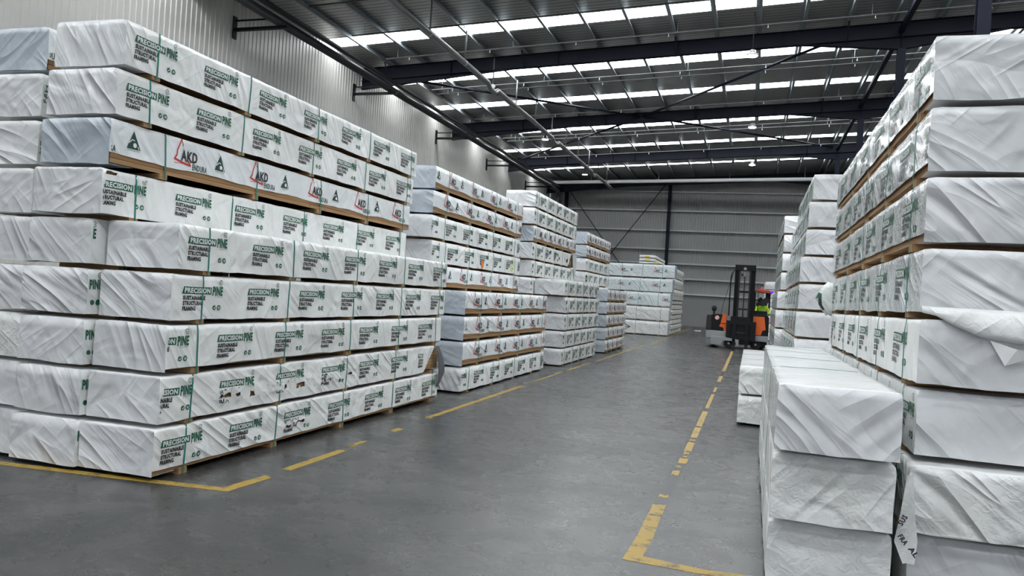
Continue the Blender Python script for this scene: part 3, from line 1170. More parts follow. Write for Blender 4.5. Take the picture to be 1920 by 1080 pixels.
# B: second column, nine high
By = [4.93, 4.95, 4.95, 4.95, 4.96, 4.93, 4.96, 4.98, 5.02]
for i in range(9):
    akd = i == 6
    up = i >= 5
    mk(i, 9, 'the tall near left stack behind the front one', 'white pine timber' if not akd else 'grey-ended red-printed timber', g,
       x0=(-5.775 + 0.012 * (i - 5)) if up else -5.86 + 0.03 * (i == 4), x1=(-5.06 + 0.02 * (i - 5)) if up else -5.165, y0=By[i], L=5.72, z0=i * HM,
       kind='akd' if akd else 'pine', u0=[0.5, 0.5, 0.5, 0.5, 0.4, -0.02, 0.73, 0.09, 0.09][i], detail=2 if up else 1,
       tint=(0.94, 0.96, 0.99) if akd else [0.97, 0.95, 0.95, 0.95, 0.95, 1.0, 1.0, 1.0, 1.0][i],
       straps=[0.62, 1.95, 3.2, 4.4, 5.5] if akd else None,
       torn=[(0.05, 0.45, 0.385, 0.012)] if i == 5 else None)
# C: third column
for i in range(9):
    akd = i == 8
    mk(i, 9, 'the third stack back at far left edge', 'white pine timber' if not akd else 'silver-grey ended timber', g,
       x0=-6.62, x1=-5.885 - 0.01 * (i % 3), y0=[5.02, 5.01, 5.0, 4.99, 5.02, 5.03, 5.04, 5.05, 5.09][i], L=5.7, z0=i * HM, kind='akd' if akd else 'pine',
       u0=[0.1, 0.05, 0.4, 0.02, 0.2, 0.03, 0.0, -0.2, -0.3][i], detail=2 if i > 3 else 1, tint=(0.94, 0.96, 0.99) if akd else 0.95, shiny='rumpled' if i == 2 else False,
       straps=[1.3, 2.6, 3.9, 5.4])

# second group down the left
g = 'timber packs in the second left stacks'
for i in range(4):
    akd = i > 0
    mk(i, 4, 'the low front stack, second group on left', 'grey-ended timber' if akd else 'white pine timber', g, x0=-5.10, x1=-4.37 + 0.006 * (i % 2), y0=11.53, L=5.12, z0=i * HM,
       kind='akd' if akd else 'pine', u0=[0.6, 0.5, 0.55, 0.35][i], detail=1, tint=(0.94, 0.96, 0.99) if akd else 1.0, straps=[0.75, 1.9, 3.1, 4.8] if akd else [0.35, 1.6, 2.9, 4.2, 4.9])
for i in range(9):
    akd = i in (4, 7, 8)
    st = []
    if i == 5:
        st = [(polys([disc(2.55, 0.12, 0.07)]), 'orange', 3), (polys([[(4.42, 0.08), (4.52, 0.08), (4.53, 0.22), (4.42, 0.24)]]), 'yellow', 3)]
    mk(i, 9, 'the tall stack, second group on left', 'grey-ended timber' if akd else ('stickered white pine timber' if i == 5 else 'white pine timber'), g,
       x0=-5.87, x1=-5.13, y0=11.72 + 0.04 * (i % 3), L=5.12, z0=i * HM, kind='akd' if akd else 'pine', u0=[0.6, 0.6, 0.6, 0.6, 0.3, 0.7, 0.65, 0.45, 0.6][i],
       detail=1 if i > 3 else 0, tint=(0.94, 0.96, 0.99) if akd else 1.0, straps=[0.6, 1.8, 3.2, 4.7], stickers=st)

g = 'timber packs in the third left stacks'
for i in range(5):
    mk(i, 5, 'the low front stack, third group on left', 'white pine timber', g, x0=-4.98, x1=-4.24, y0=[17.72, 17.78, 17.85, 17.9, 17.75][i], L=4.25, z0=i * HM,
       u0=0.5, detail=1, tint=0.86, straps=[0.35, 1.3, 2.1, 3.0, 3.9], lpitch=0.8)
for i in range(10):
    akd = i == 7
    kw = {}
    if i == 6:
        kw = dict(torn=[(0.6, 2.6, 0.33, 0.05), (2.6, 3.8, 0.2, 0.1)], far_cut=(3.7, 4.1))
    p = mk(i, 10, 'the tall stack, third group on left', 'grey-ended timber' if akd else ('badly torn white pine timber' if i == 6 else 'white pine timber'), g,
           x0=-5.74, x1=-5.0, y0=17.4 + 0.05 * (i % 2), L=4.55, z0=i * HM, kind='akd' if akd else 'pine', u0=0.45, detail=1 if i > 3 else 0,
           tint=(0.94, 0.96, 0.99) if akd else 1.0, straps=[0.3, 1.2, 2.1, 3.0, 4.1], lpitch=0.95 if akd else 0.8, **kw)
    if i == 6:
        bm = bmesh.new()
        vs = [bm.verts.new(q) for q in ((0.39, 4.15, 0.40), (0.40, 4.62, 0.40), (0.41, 4.60, 0.0), (0.41, 4.5, -0.16), (0.40, 4.22, 0.05))]
        bm.faces.new(vs)
        fl = obj('torn_flap', bm, M['wrap_rumpled'], p.root)
        fl.color = (0.8, 0.82, 0.85, 1)
        sm = fl.modifiers.new('s', 'SOLIDIFY')
        sm.thickness = 0.002

g = 'timber packs in the fourth left stacks'
h4 = 0.392
for i in range(5):
    mk(i, 5, 'the low front stack, fourth group on left', 'grey wrapped timber', g, x0=-4.94, x1=-4.21, y0=23.3, L=3.75, z0=i * h4, h=h4, kind='akd', u0=0.3, detail=0,
       tint=(0.82, 0.84, 0.86), straps=[0.5, 1.3, 2.2, 3.3], lpitch=0.85, sidehem=0.09)
for i in range(9):
    akd = i in (7, 8)
    st = []
    if i == 5:
        st = [(shift(fit('CO', 0.2, 0.30, 0.06), 0.05, 0.1), 'black', 2)]
    mk(i, 9, 'the tall stack, fourth group on left', 'grey-ended timber' if akd else ('black-lettered white timber' if i == 5 else 'white pine timber'), g,
       x0=-5.70, x1=-4.97, y0=23.4, L=4.1, z0=i * HM, kind='akd' if akd else 'pine', u0=0.6 if not akd else 0.3, detail=0, straps=[0.5, 1.4, 2.3, 3.5],
       tint=(0.94, 0.96, 0.99) if akd else 1.0, lpitch=0.85, stickers=st)

# fifth group: long faces turned to the viewer (packs lie across the hall)
g = 'large packs lying across the aisle end'
for i in range(5):
    z0 = [0.0, 0.72, 1.43, 2.13, 2.84][i]
    st = []
    if i == 0:
        st = [(polys(stroke([(2.0, 0.36), (3.0, 0.36)], 0.03) + stroke([(2.75, 0.5), (3.05, 0.36), (2.75, 0.22)], 0.03)), 'black', 2), (shift(fit('A3', 0.22, 0.4, 0.05), 1.5, 0.27), 'black', 2)]
    xr = [-3.92, -3.9, -3.86, -3.8, -3.72][i]
    seed[0] += 1
    Pack(0, 0.98, 0, 4.9, 0, kind='akd' if i > 1 else 'plain', h=0.70, label=lab(['white timber with black marker arrow', 'creased white timber', 'pale blue printed timber', 'pale blue printed timber', 'pale blue printed timber'][i], i, 5, 'the crosswise far stack'),
         group=g, detail=0, seed=seed[0], u0=[0, 0, 0.85, 0.25, 0.22][i] + 0.2, tint=(0.74, 0.81, 0.84) if i > 1 else 0.78, lpitch=1.72, sidehem=0.06,
         straps=[0.4, 1.35, 2.3, 3.3, 4.3] if i > 1 else [0.7, 2.0, 3.3, 4.5], rot=-math.pi / 2, origin=(xr - 4.9, 38.7 + 0.49, z0), amp=0.008, stickers=st)
g = 'packs in the far stack beside the end wall'
hs = [0.24, 0.27, 0.26, 0.26, 0.27, 0.27, 0.22, 0.60, 0.57, 0.56]
z = 0.0
for i, hh in enumerate(hs):
    mk(i, 10, 'the farthest left stack by the end wall', 'thin white timber' if i < 7 else 'thick white timber', g, x0=-4.72, x1=-3.95 + 0.04 * (i % 3 == 1), y0=40.6, L=6.0, z0=z, h=hh,
       kind='plain' if i < 7 else 'pine', detail=0, tint=0.86, straps=[0.6, 2.2, 3.9, 5.4], u0=0.4, sidehem=0.05, shiny='rumpled' if i < 7 else False)
    z += hh
for i in range(3):
    zt = 3.54 + [0, 0.12, 0.29][i]
    p = mk(i, 3, 'the three on top of the crosswise stack', 'slim white timber', 'slim packs on the crosswise stack', x0=-5.52, x1=-4.74 if i else -4.4, y0=38.75, L=4.6 if i else 1.0, z0=zt, h=[0.12, 0.17, 0.17][i],
           kind='plain', detail=0, straps=[0.3, 0.8] if i == 0 else [0.5, 2.2, 3.9], tint=0.95, amp=0.002)
    bm = bmesh.new()
    if i:
        bx(bm, -0.13, 0.13, -0.012, -0.006, 0.06, 0.12)
    else:
        bx(bm, 0.15, 0.45, -0.012, -0.006, 0.05, 0.1)
    o = obj('yellow_label', bm, mat('yellow label', (0.75, 0.6, 0.02), 0.5), p.root)

# ---------------- right side
g = 'white packs in the low near right stack'
Dy = [4.82, 4.73, 4.62]
for i in range(3):
    mk(i, 3, 'the low stack at near right', 'plain white timber', g, x0=0.165, x1=0.165 + [0.665, 0.65, 0.645][i], y0=Dy[i], L=9.4 - Dy[i], z0=i * HM, kind='plain', side=-1, detail=2,
       straps=[1.45, 2.6, 3.7, 4.4], tint=1.0, shiny=True if i == 2 else 'rumpled', amp=0.007, logos=False)
g = 'packs in the tall near right stack'
for i in range(8):
    kind = 'pine' if i != 0 else 'plain'
    look = ['plain white timber', 'crumpled white timber', 'white pine timber', 'white pine timber', 'sagging white pine timber', 'shiny white pine timber', 'shiny white pine timber', 'shiny white pine timber'][i]
    p = mk(i, 8, 'the tall near right stack', look, g, x0=0.925 + [0.0, -0.02, 0.02, 0.0, 0.0, 0.0, 0.01, 0.01][i], x1=1.69, y0=[4.9, 4.82, 4.98, 4.93, 4.95, 4.95, 4.98, 4.97][i], L=5.25, z0=i * HM, kind=kind, side=-1,
           u0=5.25 - [0, 0.7, 0.55, 0.82, 0.85, 0.7, 0.95, 0.6][i], detail=2, straps=[0.42, 1.5, 2.6, 3.75, 4.9], tint=[0.95, 1.0, 1.0, 1.0, 0.98, 0.97, 0.95, 0.95][i],
           shiny='rumpled' if i == 1 else (True if i >= 4 else False), amp=0.012 if i == 1 else 0.006, sidehem=0.085 if i >= 5 else None,
           torn=None)
    if i == 4:
        # loose hem of the end film hanging over the pack below
        bm = bmesh.new()
        uvl = bm.loops.layers.uv.new('UVMap')
        prof = [(-0.375, 0.035), (-0.30, 0.02), (-0.2, -0.035), (-0.08, -0.085), (0.05, -0.105), (0.2, -0.115), (0.375, -0.135)]
        rows = []
        for k, (x, zl) in enumerate(prof):
            row = []
            for j in range(6):
                t = j / 5
                z = 0.07 + (zl - 0.07) * t
                row.append(bm.verts.new((x, -0.016 - 0.05 * math.sin(t * 2.2) * (0.2 + 0.8 * min(1, k / 3)) + 0.004 * math.sin(k * 2.3 + j), z)))
            rows.append(row)
        for a, b in zip(rows, rows[1:]):
            for j in range(5):
                f = bm.faces.new((a[j], b[j], b[j + 1], a[j + 1]))
                f.smooth = True
                for lp in f.loops:
                    lp[uvl].uv = (lp.vert.co.x, lp.vert.co.z)
        fl = obj('loose_hem', bm, M['wrap_rumpled'], p.root)
        fl.color = (1, 1, 1, 1)
        sm = fl.modifiers.new('s', 'SOLIDIFY')
        sm.thickness = 0.002
        bm = bmesh.new()
        uvl = bm.loops.layers.uv.new('UVMap')
        vs = [bm.verts.new(q) for q in ((-0.03, -0.05, -0.10), (0.10, -0.065, -0.14), (0.22, -0.055, -0.175), (0.13, -0.05, -0.20), (0.045, -0.06, -0.235))]
        f = bm.faces.new(vs)
        fl = obj('torn_flap', bm, M['wrap_rumpled'], p.root)
        fl.color = (1, 1, 1, 1)
        sm = fl.modifiers.new('s', 'SOLIDIFY')
        sm.thickness = 0.002
    if i == 4:
        # loose film at the far corner, poking into the aisle, with smeared print
        bm = bmesh.new()
        uvl = bm.loops.layers.uv.new('UVMap')
        rows = []
        for k in range(7):
            t = k / 6
            z = 0.37 - 0.40 * t
            bulge = 0.16 * math.sin(math.pi * min(1, 0.12 + t * 0.8))
            row = []
            for j in range(5):
                s_ = j / 4
                row.append(bm.verts.new((-0.385 - bulge * math.sin(s_ * math.pi * 0.5) + 0.01 * math.sin(k * 3 + j * 2), 5.05 + 0.30 * s_, z + 0.01 * math.sin(j * 4 + k))))
            rows.append(row)
        for a, b in zip(rows, rows[1:]):
            for j in range(4):
                f = bm.faces.new((a[j], b[j], b[j + 1], a[j + 1]))
                f.smooth = True
                k_ = rows.index(a)
                f.material_index = 1 if (k_ == 2 and j > 1) else (2 if (k_ in (3, 4) and j == 2) else 0)
                for lp in f.loops:
                    lp[uvl].uv = (lp.vert.co.y, lp.vert.co.z)
        fl = obj('loose_corner_film', bm, [M['wrap_rumpled'], M['green'], M['black']], p.root)
        fl.color = (0.9, 0.93, 0.92, 1)
        sm = fl.modifiers.new('s', 'SOLIDIFY')
        sm.thickness = 0.002
    if i == 1:
        # torn printed flap hanging off the left corner
        bm = bmesh.new()
        uvl = bm.loops.layers.uv.new('UVMap')
        rows = []
        for k in range(9):
            t = k / 8
            row = []
            for j in range(4):
                s_ = j / 3
                wdt = 0.035 + 0.10 * min(1, t * 1.3) * (1 - max(0, t - 0.75) * 3.0)
                row.append(bm.verts.new((-0.395 + (s_ - 0.72) * wdt * 0.9 + 0.02 * t, -0.03 - 0.02 * math.sin(s_ * 3 + t * 4), 0.36 - 0.50 * t + 0.01 * s_)))
            rows.append(row)
        for a, b in zip(rows, rows[1:]):
            for j in range(3):
                f = bm.faces.new((a[j], b[j], b[j + 1], a[j + 1]))
                f.smooth = True
                for lp in f.loops:
                    lp[uvl].uv = (lp.vert.co.x, lp.vert.co.z)
        for txt, dx, dzt, ang in (('SUS', -0.435, 0.08, 1.1), ('FRA', -0.455, 0.02, -0.9), ('AL', -0.40, -0.04, -0.9)):
            tv, tf = fit(txt, 0.028, 0.06, 0.04)
            vm = [bm.verts.new((dx + a * math.cos(ang) - b * math.sin(ang), -0.062, dzt + a * math.sin(ang) + b * math.cos(ang))) for a, b in tv]
            for f in tf:
                try:
                    bm.faces.new([vm[q] for q in f]).material_index = 1
                except ValueError:
                    pass
        fl = obj('torn_flap', bm, [M['wrap_rumpled'], M['black']], p.root)
        fl.color = (1, 1, 1, 1)
# small floor stack beyond
g = 'packs in the small right floor stack'
for i in range(2):
    mk(i, 2, 'the two-pack stack before the forklift', 'plain white timber', g, x0=-0.115, x1=0.62, y0=11.33, L=4.8, z0=i * HM, kind='plain', side=-1, detail=1, straps=[0.5, 1.8, 3.2, 4.4], shiny='rumpled', logos=False)
# second tall right stack
g = 'packs in the second right stack'
x2 = [0.62, 0.63, 0.64, 0.64, 0.66, 0.66, 0.72, 0.74, 0.78]
for i in range(9):
    mk(i, 9, 'the second tall stack on right', 'shiny white pine timber', g, x0=x2[i], x1=x2[i] + 0.76, y0=12.3, L=5.2 if i < 8 else 4.0, z0=i * HM, kind='pine', side=-1, u0=0.4 + 0.1 * (i % 3), detail=1 if i > 2 else 0,
       straps=[0.3, 1.2, 2.2, 3.3, 3.8], shiny=True, tint=0.95)
g = 'packs in the third right stack'
for i in range(9):
    mk(i, 9, 'the third, slimmer tall stack on right', 'white pine timber', g, x0=[0.5, 0.5, 0.5, 0.5, 0.52, 0.57, 0.58, 0.59, 0.58][i] - 0.0, x1=1.3, y0=17.75, L=4.5, z0=i * HM, kind='pine', side=-1, u0=0.5, detail=0,
       straps=[0.4, 1.5, 2.6, 3.9], shiny=True, tint=0.95)
g = 'packs in the farthest right stack'
z = 0
for i in range(7):
    mk(i, 7, 'the far right stack behind the forklift', 'white timber', g, x0=0.62, x1=1.5, y0=42.0, L=5.0, z0=z, h=0.44, kind='plain', side=-1, detail=0, straps=[0.6, 2.5, 4.4], tint=0.95, logos=False)
    z += 0.44

# ------------------------------------------------------------------ painted floor lines
def painted(name, label, quads, ghost=()):
    bm = bmesh.new()
    for q in ghost:
        prism(bm, q, 'xy', 0.0, 0.001, 1)
    for q in quads:
        prism(bm, q, 'xy', 0.0, 0.002)
    return tag(obj(name, bm, [M['yellow'], M['line_residue']]), label, 'floor marking')


def dash(x, w, a, b, rg=0.03, n=None, s=0):
    """worn dash along y with ragged ends"""
    rnd = random.Random(int(a * 100) + s)
    n = 4
    lo = [(x - w / 2 + w * i / n, a + rnd.uniform(-rg, rg)) for i in range(n + 1)]
    hi = [(x - w / 2 + w * i / n, b + rnd.uniform(-rg, rg)) for i in range(n, -1, -1)]
    return lo + hi


q = [[(-6.2, 4.77), (-5.8, 4.80), (-4.45, 4.95), (-3.76, 5.03), (-3.87, 5.11), (-4.45, 5.04), (-5.8, 4.89), (-6.2, 4.86)],
     [(-3.87, 5.11), (-3.76, 5.03), (-3.73, 5.56), (-3.82, 5.60)]]
q += [dash(-3.785, 0.095, 5.85, 6.82, 0.02), dash(-3.82, 0.06, 7.1, 7.35), dash(-3.80, 0.05, 7.0, 7.08), dash(-3.83, 0.09, 8.02, 8.22)]
painted('floor_line', 'worn yellow corner line on the floor before the near left stack', q)
q = [dash(-3.87, 0.085, 9.1, 13.4, 0.1), dash(-3.89, 0.05, 14.1, 16.5, 0.1), dash(-3.88, 0.07, 17.0, 19.4, 0.1), dash(-3.83, 0.07, 20.1, 29.6, 0.1), dash(-3.75, 0.08, 31, 37.8), dash(-3.9, 0.1, 40.5, 55)]
painted('floor_line', 'long worn yellow line along the left side of the aisle', q)
q = [[(-0.70, 4.94), (-0.585, 5.06), (-0.57, 5.5), (-0.58, 6.05), (-0.685, 6.05), (-0.68, 5.5)], [(-0.70, 4.94), (-0.25, 4.90), (0.15, 4.93), (0.15, 5.02), (-0.2, 4.99), (-0.585, 5.06)],
     dash(-0.63, 0.105, 6.08, 6.4), dash(-0.63, 0.08, 6.66, 6.76), dash(-0.62, 0.07, 7.6, 7.78), dash(-0.62, 0.06, 7.97, 8.02)]
for a, b, w_ in ((8.2, 8.45, .09), (8.5, 8.62, .05), (8.7, 8.84, .06), (8.9, 9.5, .08), (9.6, 9.7, .07), (9.85, 10.7, .08), (10.8, 12.4, .08), (12.8, 14.9, .06), (15.3, 16.2, .05), (17.4, 18.9, .08), (20.4, 29.8, .085)):
    q.append(dash(-0.60, w_, a, b))
painted('floor_line', 'worn yellow line along the right side of the aisle, ending in a corner', q, [[(-0.69, 6.05), (-0.57, 6.05), (-0.555, 20.0), (-0.645, 20.0)]])
# scraps on the floor
bm = bmesh.new()
prism(bm, [(-3.30, 49.5), (-2.95, 49.8), (-3.1, 51.6), (-3.5, 51.0)], 'xy', 0.0, 0.01)
tag(obj('paper_scrap', bm, M['white_print']), 'white scrap lying on the floor by the far wall', 'scrap')

# ------------------------------------------------------------------ reach truck
T = empty('forklift', (0, 32.0, 0))
tag(T, 'orange and black multi-directional forklift with tall mast, facing the viewer', 'forklift')


def part(name, fn, m, parent=T, lab_=None, bevel=0.0):
    bm = bmesh.new()
    fn(bm)
    o = obj(name, bm, m, parent)
    if bevel:
        b = o.modifiers.new('b', 'BEVEL')
        b.width = bevel
        b.segments = 2
    if lab_:
        o['label'] = lab_
    return o


# bodies
part('left_body', lambda b: prism(b, [(-1.69, 0.68), (-0.98, 0.66), (-0.98, 1.32), (-1.30, 1.35), (-1.69, 1.30)], 'xz', 0.15, 1.9), M['black_steel'], bevel=0.03)
part('corner_cover', lambda b: prism(b, [(-1.74, 0.66), (-1.50, 0.66), (-1.50, 1.31), (-1.71, 1.31)], 'xz', 0.08, 1.95), M['machine_dark'], bevel=0.05)
part('left_skirt', lambda b: prism(b, [(-1.72, 0.36), (-0.92, 0.30), (-0.92, 0.66), (-1.72, 0.68)], 'xz', 0.1, 2.0), M['machine_grey'], bevel=0.03)
part('rear_guard', lambda b: bx(b, -1.68, -1.45, 0.15, 1.9, 0.12, 0.4), M['machine_grey'], bevel=0.02)
part('accent_panel', lambda b: prism(b, [(-1.16, 0.98), (-0.95, 0.98), (-0.95, 1.34), (-1.10, 1.34)], 'xz', 0.125, 0.16), M['orange'], lab_='orange upper accent panel')
part('accent_panel', lambda b: prism(b, [(-1.21, 0.84), (-1.17, 0.955), (-0.95, 0.955), (-0.95, 0.50), (-1.01, 0.60), (-1.05, 0.80)], 'xz', 0.125, 0.16), M['orange'], lab_='orange lower accent panel')
part('outrigger', lambda b: prism(b, [(-1.50, 0.12), (-1.50, 0.44), (-0.95, 0.44), (-0.42, 0.36), (-0.42, 0.12), (-0.50, 0.12), (-0.56, 0.30), (-1.05, 0.30), (-1.10, 0.12)], 'xz', -0.25, 0.12), M['machine_grey'], bevel=0.01)
part('right_body', lambda b: prism(b, [(0.02, 0.55), (0.68, 0.55), (0.68, 1.30), (0.60, 1.42), (0.02, 1.40)], 'xz', 0.1, 2.0), M['black_steel'], bevel=0.03)
part('accent_panel', lambda b: prism(b, [(0.02, 1.33), (0.50, 1.33), (0.57, 0.82), (0.45, 0.78), (0.40, 0.60), (0.20, 0.60), (0.20, 1.05), (0.02, 1.12)], 'xz', 0.075, 0.11), M['orange'], lab_='large orange panel on the right')
part('right_skirt', lambda b: bx(b, 0.15, 0.68, 0.08, 2.0, 0.34, 0.57), M['machine_grey'], bevel=0.02)
part('chassis', lambda b: bx(b, -0.95, 0.6, 0.3, 2.0, 0.16, 0.62), M['black_steel'])
# wheels
for (x, y, r_) in ((-0.80, -0.05, 0.2), (-1.45, 1.5, 0.23), (0.22, 0.25, 0.21), (0.45, 1.5, 0.22)):
    wv = part('wheel', lambda b: tube(b, [(x, y - 0.09, r_), (x, y - 0.075, r_), (x, y + 0.075, r_), (x, y + 0.09, r_)], [r_ * 0.9, r_, r_, r_ * 0.9], 24), M['rubber'])
    part('hub', lambda b: tube(b, [(x, y - 0.10, r_), (x, y - 0.08, r_)], [0.045, 0.05], 14), M['machine_grey'], parent=wv)
# mast
for s_, (a, b_) in ((0, (-0.71, -0.56)), (1, (-0.10, 0.08))):
    part('mast_upright', lambda b: (bx(b, a, a + 0.03, -0.1, 0.16, 0.18, 3.34), bx(b, b_ - 0.03, b_, -0.1, 0.16, 0.18, 3.34), bx(b, a, b_, 0.04, 0.08, 0.18, 3.34)), M['black_steel'])
    mid = (-0.56, -0.50) if s_ == 0 else (-0.16, -0.10)
    part('inner_mast_rail', lambda b: bx(b, mid[0], mid[1], -0.04, 0.1, 0.3, 3.25), M['machine_dark'])
part('mast_crosshead', lambda b: bx(b, -0.71, 0.08, -0.06, 0.14, 3.12, 3.35), M['black_steel'])
part('mast_crossbar', lambda b: bx(b, -0.6, -0.05, 0.0, 0.1, 2.24, 2.32), M['black_steel'])
part('mast_crossbar', lambda b: bx(b, -0.6, -0.05, 0.0, 0.1, 1.55, 1.62), M['machine_dark'])
for x in (-0.46, -0.40, -0.26, -0.20):
    part('lift_chain', lambda b: bar(b, (x, 0.0, 1.0), (x, 0.0, 3.15), 0.018, 0.01), M['black_steel'])
part('lift_cylinder', lambda b: tube(b, [(-0.33, 0.06, 0.3), (-0.33, 0.06, 2.9)], 0.028, 12), M['machine_dark'])
part('pulley', lambda b: tube(b, [(-0.33, -0.09, 3.2), (-0.33, -0.06, 3.2)], 0.06, 16), M['machine_grey'])
part('pulley', lambda b: tube(b, [(-0.43, -0.09, 2.95), (-0.43, -0.06, 2.95)], 0.05, 16), M['machine_dark'])
part('fork_carriage', lambda b: (bx(b, -0.92, 0.14, -0.2, -0.12, 0.95, 1.10), bx(b, -0.92, 0.14, -0.2, -0.12, 0.35, 0.5), bx(b, -0.93, -0.78, -0.206, -0.126, 0.34, 1.11), bx(b, 0.0, 0.2, -0.206, -0.126, 0.34, 1.11)), M['black_steel'])
part('carriage_plate', lambda b: bx(b, -0.78, 0.0, -0.14, -0.08, 0.2, 1.28), M['black_steel'])
part('cross_rib', lambda b: bx(b, -0.62, -0.2, -0.17, -0.13, 0.62, 0.68), M['machine_dark'])
for x in (-0.62, -0.14):
    part('fork', lambda b: (bx(b, x - 0.06, x + 0.06, -0.25, -0.2, 0.1, 1.0), prism(b, [(-0.25, 0.1), (-0.25, 0.15), (-1.35, 0.12), (-1.35, 0.1)], 'yz', x - 0.06, x + 0.06)), M['black_steel'])
part('hydraulic_hose', lambda b: tube(b, [(-0.74, 0.1, 3.15), (-0.82, 0.1, 3.02), (-0.86, 0.1, 2.8), (-0.87, 0.1, 1.3)], 0.025, 8), M['rubber'])
part('cable', lambda b: tube(b, [(-1.18, 0.4, 1.34), (-1.1, 0.3, 1.8), (-0.85, 0.2, 2.75), (-0.74, 0.1, 3.1)], 0.010, 6), M['rubber'])
part('rear_beacon', lambda b: (tube(b, [(-1.45, 0.3, 1.30), (-1.45, 0.3, 1.46)], 0.04, 10), tube(b, [(-1.45, 0.3, 1.44), (-1.45, 0.3, 1.47), (-1.45, 0.3, 1.55), (-1.45, 0.3, 1.64), (-1.45, 0.3, 1.67)], [0.03, 0.08, 0.105, 0.08, 0.03], 16)), M['rubber'])
sg = part('no_entry_sign', lambda b: tube(b, [(-1.31, 0.135, 1.19), (-1.31, 0.15, 1.19)], 0.095, 20), M['white_print'])


def ringmesh(b):
    for q_ in ring(-1.31, 1.19, 0.095, 0.02, 0, 2 * math.pi, 20) + stroke([(-1.37, 1.25), (-1.25, 1.13)], 0.02):
        vs_ = [b.verts.new((u, 0.131, v)) for u, v in q_]
        b.faces.new(vs_)


part('ring', ringmesh, M['red'], parent=sg)
# cab guard
part('guard_roof', lambda b: prism(b, [(0.04, 2.33), (0.74, 2.27), (0.76, 2.31), (0.72, 2.38), (0.04, 2.42)], 'xz', 0.2, 1.7), M['redpaint'], bevel=0.01)
for (x, y) in ((0.22, 0.25), (0.68, 1.6), (0.10, 1.6)):
    part('guard_post', lambda b: bar(b, (x, y, 1.38), (x, y, 2.32), 0.025 if y < 1 else 0.07), M['black_steel'])
part('rear_post', lambda b: bar(b, (0.58, 0.9, 1.95), (0.58, 0.9, 2.32), 0.14), M['machine_dark'])
part('beacon', lambda b: tube(b, [(0.36, 0.5, 2.39), (0.36, 0.5, 2.42), (0.36, 0.5, 2.50), (0.36, 0.5, 2.53)], [0.09, 0.06, 0.06, 0.03], 12), M['redpaint'])
part('violet_lamp', lambda b: bx(b, 0.66, 0.80, 0.12, 0.24, 2.30, 2.38), M['purple_lamp'])
part('side_panel', lambda b: prism(b, [(0.20, 1.83), (0.40, 2.03), (0.62, 2.14), (0.66, 1.98), (0.56, 1.80), (0.46, 1.76)], 'xz', 0.62, 0.66), M['machine_dark'])
part('driver_seat', lambda b: (bx(b, 0.16, 0.6, 1.3, 1.42, 1.3, 1.9),
                               bx(b, 0.1, 0.62, 0.8, 1.4, 1.15, 1.32)), M['seat'], bevel=0.03)
part('console', lambda b: bx(b, 0.04, 0.60, 0.25, 0.5, 1.38, 1.56), M['black_steel'], bevel=0.02)
part('steering_wheel', lambda b: tube(b, [(0.18 + 0.10 * math.cos(k * math.pi / 8), 0.6 + 0.10 * math.sin(k * math.pi / 8), 1.52) for k in range(17)], 0.014, 6, False), M['black_steel'])

# driver, one continuous body leaning towards the controls
def skin_figure(name, joints, edges, radii, root=0):
    me = bpy.data.meshes.new(name)
    me.from_pydata(joints, edges, [])
    o = bpy.data.objects.new(name, me)
    C.objects.link(o)
    o.modifiers.new('skin', 'SKIN')
    sv = me.skin_vertices[0].data
    for i, r_ in enumerate(radii):
        sv[i].radius = (r_, r_)
    sv[root].use_root = True
    ss = o.modifiers.new('sub', 'SUBSURF')
    ss.levels = 1
    ss.render_levels = 2
    dg = bpy.context.evaluated_depsgraph_get()
    nm = bpy.data.meshes.new_from_object(o.evaluated_get(dg))
    o.modifiers.clear()
    o.data = nm
    for p_ in nm.polygons:
        p_.use_smooth = True
    return o


DX, DY, DZ = 0.43, 33.05, 1.24
J = [(0, 0, 0.10), (0.0, -0.02, 0.25), (-0.02, -0.05, 0.42), (-0.05, -0.09, 0.52), (-0.08, -0.12, 0.60), (-0.10, -0.15, 0.68), (-0.11, -0.165, 0.76),
     (0.16, -0.10, 0.46), (0.27, -0.18, 0.25), (0.20, -0.42, 0.22), (0.17, -0.50, 0.215),
     (-0.22, -0.10, 0.46), (-0.28, -0.2, 0.24), (-0.16, -0.40, 0.22), (-0.14, -0.47, 0.215),
     (0.11, -0.04, 0.07), (0.14, -0.42, 0.07), (0.14, -0.46, -0.36), (0.14, -0.60, -0.40),
     (-0.11, -0.04, 0.07), (-0.14, -0.42, 0.07), (-0.14, -0.46, -0.36), (-0.14, -0.60, -0.40)]
Ed = [(0, 1), (1, 2), (2, 3), (3, 4), (4, 5), (5, 6), (2, 7), (7, 8), (8, 9), (9, 10), (2, 11), (11, 12), (12, 13), (13, 14), (0, 15), (15, 16), (16, 17), (17, 18), (0, 19), (19, 20), (20, 21), (21, 22)]
Rd = [0.15, 0.14, 0.15, 0.075, 0.06, 0.095, 0.08, 0.075, 0.055, 0.042, 0.035, 0.075, 0.055, 0.042, 0.035, 0.095, 0.075, 0.055, 0.045, 0.095, 0.075, 0.055, 0.045]
per = skin_figure('person', J, Ed, Rd)
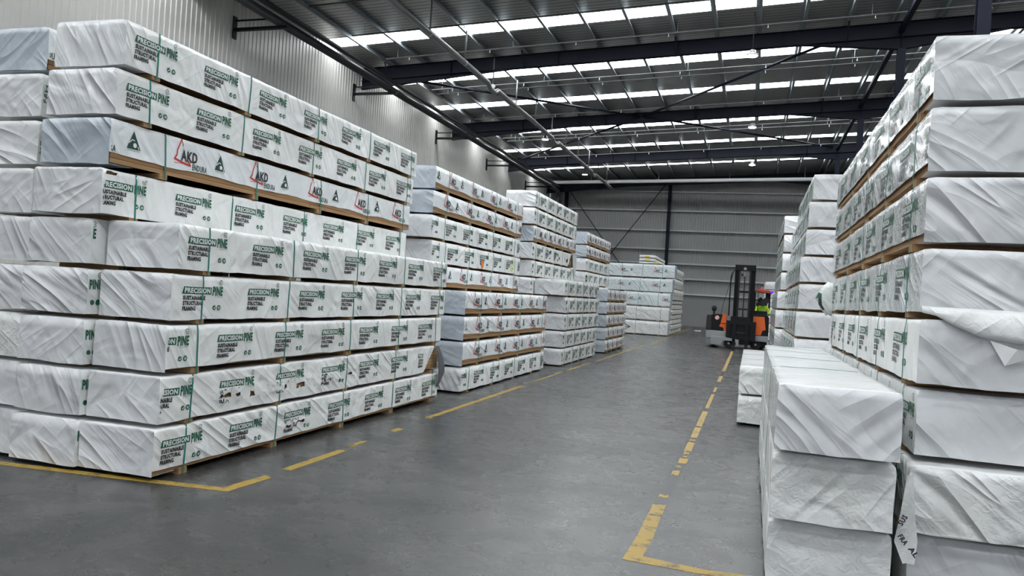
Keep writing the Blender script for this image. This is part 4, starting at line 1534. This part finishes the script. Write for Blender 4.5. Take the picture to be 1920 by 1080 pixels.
for m_ in (M['skin'], M['hivis'], M['trousers'], M['rubber']):
    per.data.materials.append(m_)
for p_ in per.data.polygons:
    c = p_.center
    p_.material_index = 3 if c.z < -0.30 else (2 if c.z < 0.14 else (1 if (c.z < 0.545 and c.y > -0.36) else 0))
per.location = (DX, DY, DZ)
tag(per, 'person in a high visibility yellow shirt seated at the forklift controls', 'person')
bm = bmesh.new()
tube(bm, [(-0.11, -0.14, 0.70), (-0.112, -0.145, 0.76), (-0.115, -0.15, 0.83), (-0.118, -0.155, 0.865)], [0.10, 0.108, 0.085, 0.03], 14)
h_ = obj('hair', bm, M['dark_hair'], per, smooth=True)
for sx in (1, -1):
    bm = bmesh.new()
    hx, hy, hz = (0.165, -0.53, 0.215) if sx == 1 else (-0.135, -0.50, 0.215)
    bmesh.ops.create_uvsphere(bm, u_segments=10, v_segments=8, radius=0.04, matrix=Matrix.Translation((hx, hy, hz)) @ Matrix.Diagonal((1, 1.1, 0.5, 1)))
    for k in range(4):
        x_ = hx - 0.03 + 0.02 * k
        L_ = (0.05, 0.06, 0.055, 0.045)[k]
        tube(bm, [(x_, hy - 0.03, hz), (x_, hy - 0.03 - L_ * 0.6, hz + 0.002), (x_, hy - 0.03 - L_, hz - 0.022)], [0.010, 0.009, 0.007], 8)
    tube(bm, [(hx - sx * 0.03, hy + 0.01, hz), (hx - sx * 0.055, hy - 0.02, hz - 0.005), (hx - sx * 0.06, hy - 0.045, hz - 0.015)], [0.012, 0.010, 0.008], 8)
    obj('hand', bm, M['skin'], per)
bm = bmesh.new()
for zb_ in (0.20, 0.32):
    for k in range(16):
        a, b = 2 * math.pi * k / 16, 2 * math.pi * (k + 1) / 16
        r_ = 0.152
        q_ = [bm.verts.new((r_ * math.cos(t), -0.03 + r_ * math.sin(t), z_)) for t, z_ in ((a, zb_), (b, zb_), (b, zb_ + 0.04), (a, zb_ + 0.04))]
        bm.faces.new(q_)
obj('reflective_band', bm, mat('reflective silver', (0.6, 0.6, 0.6), 0.3), per)
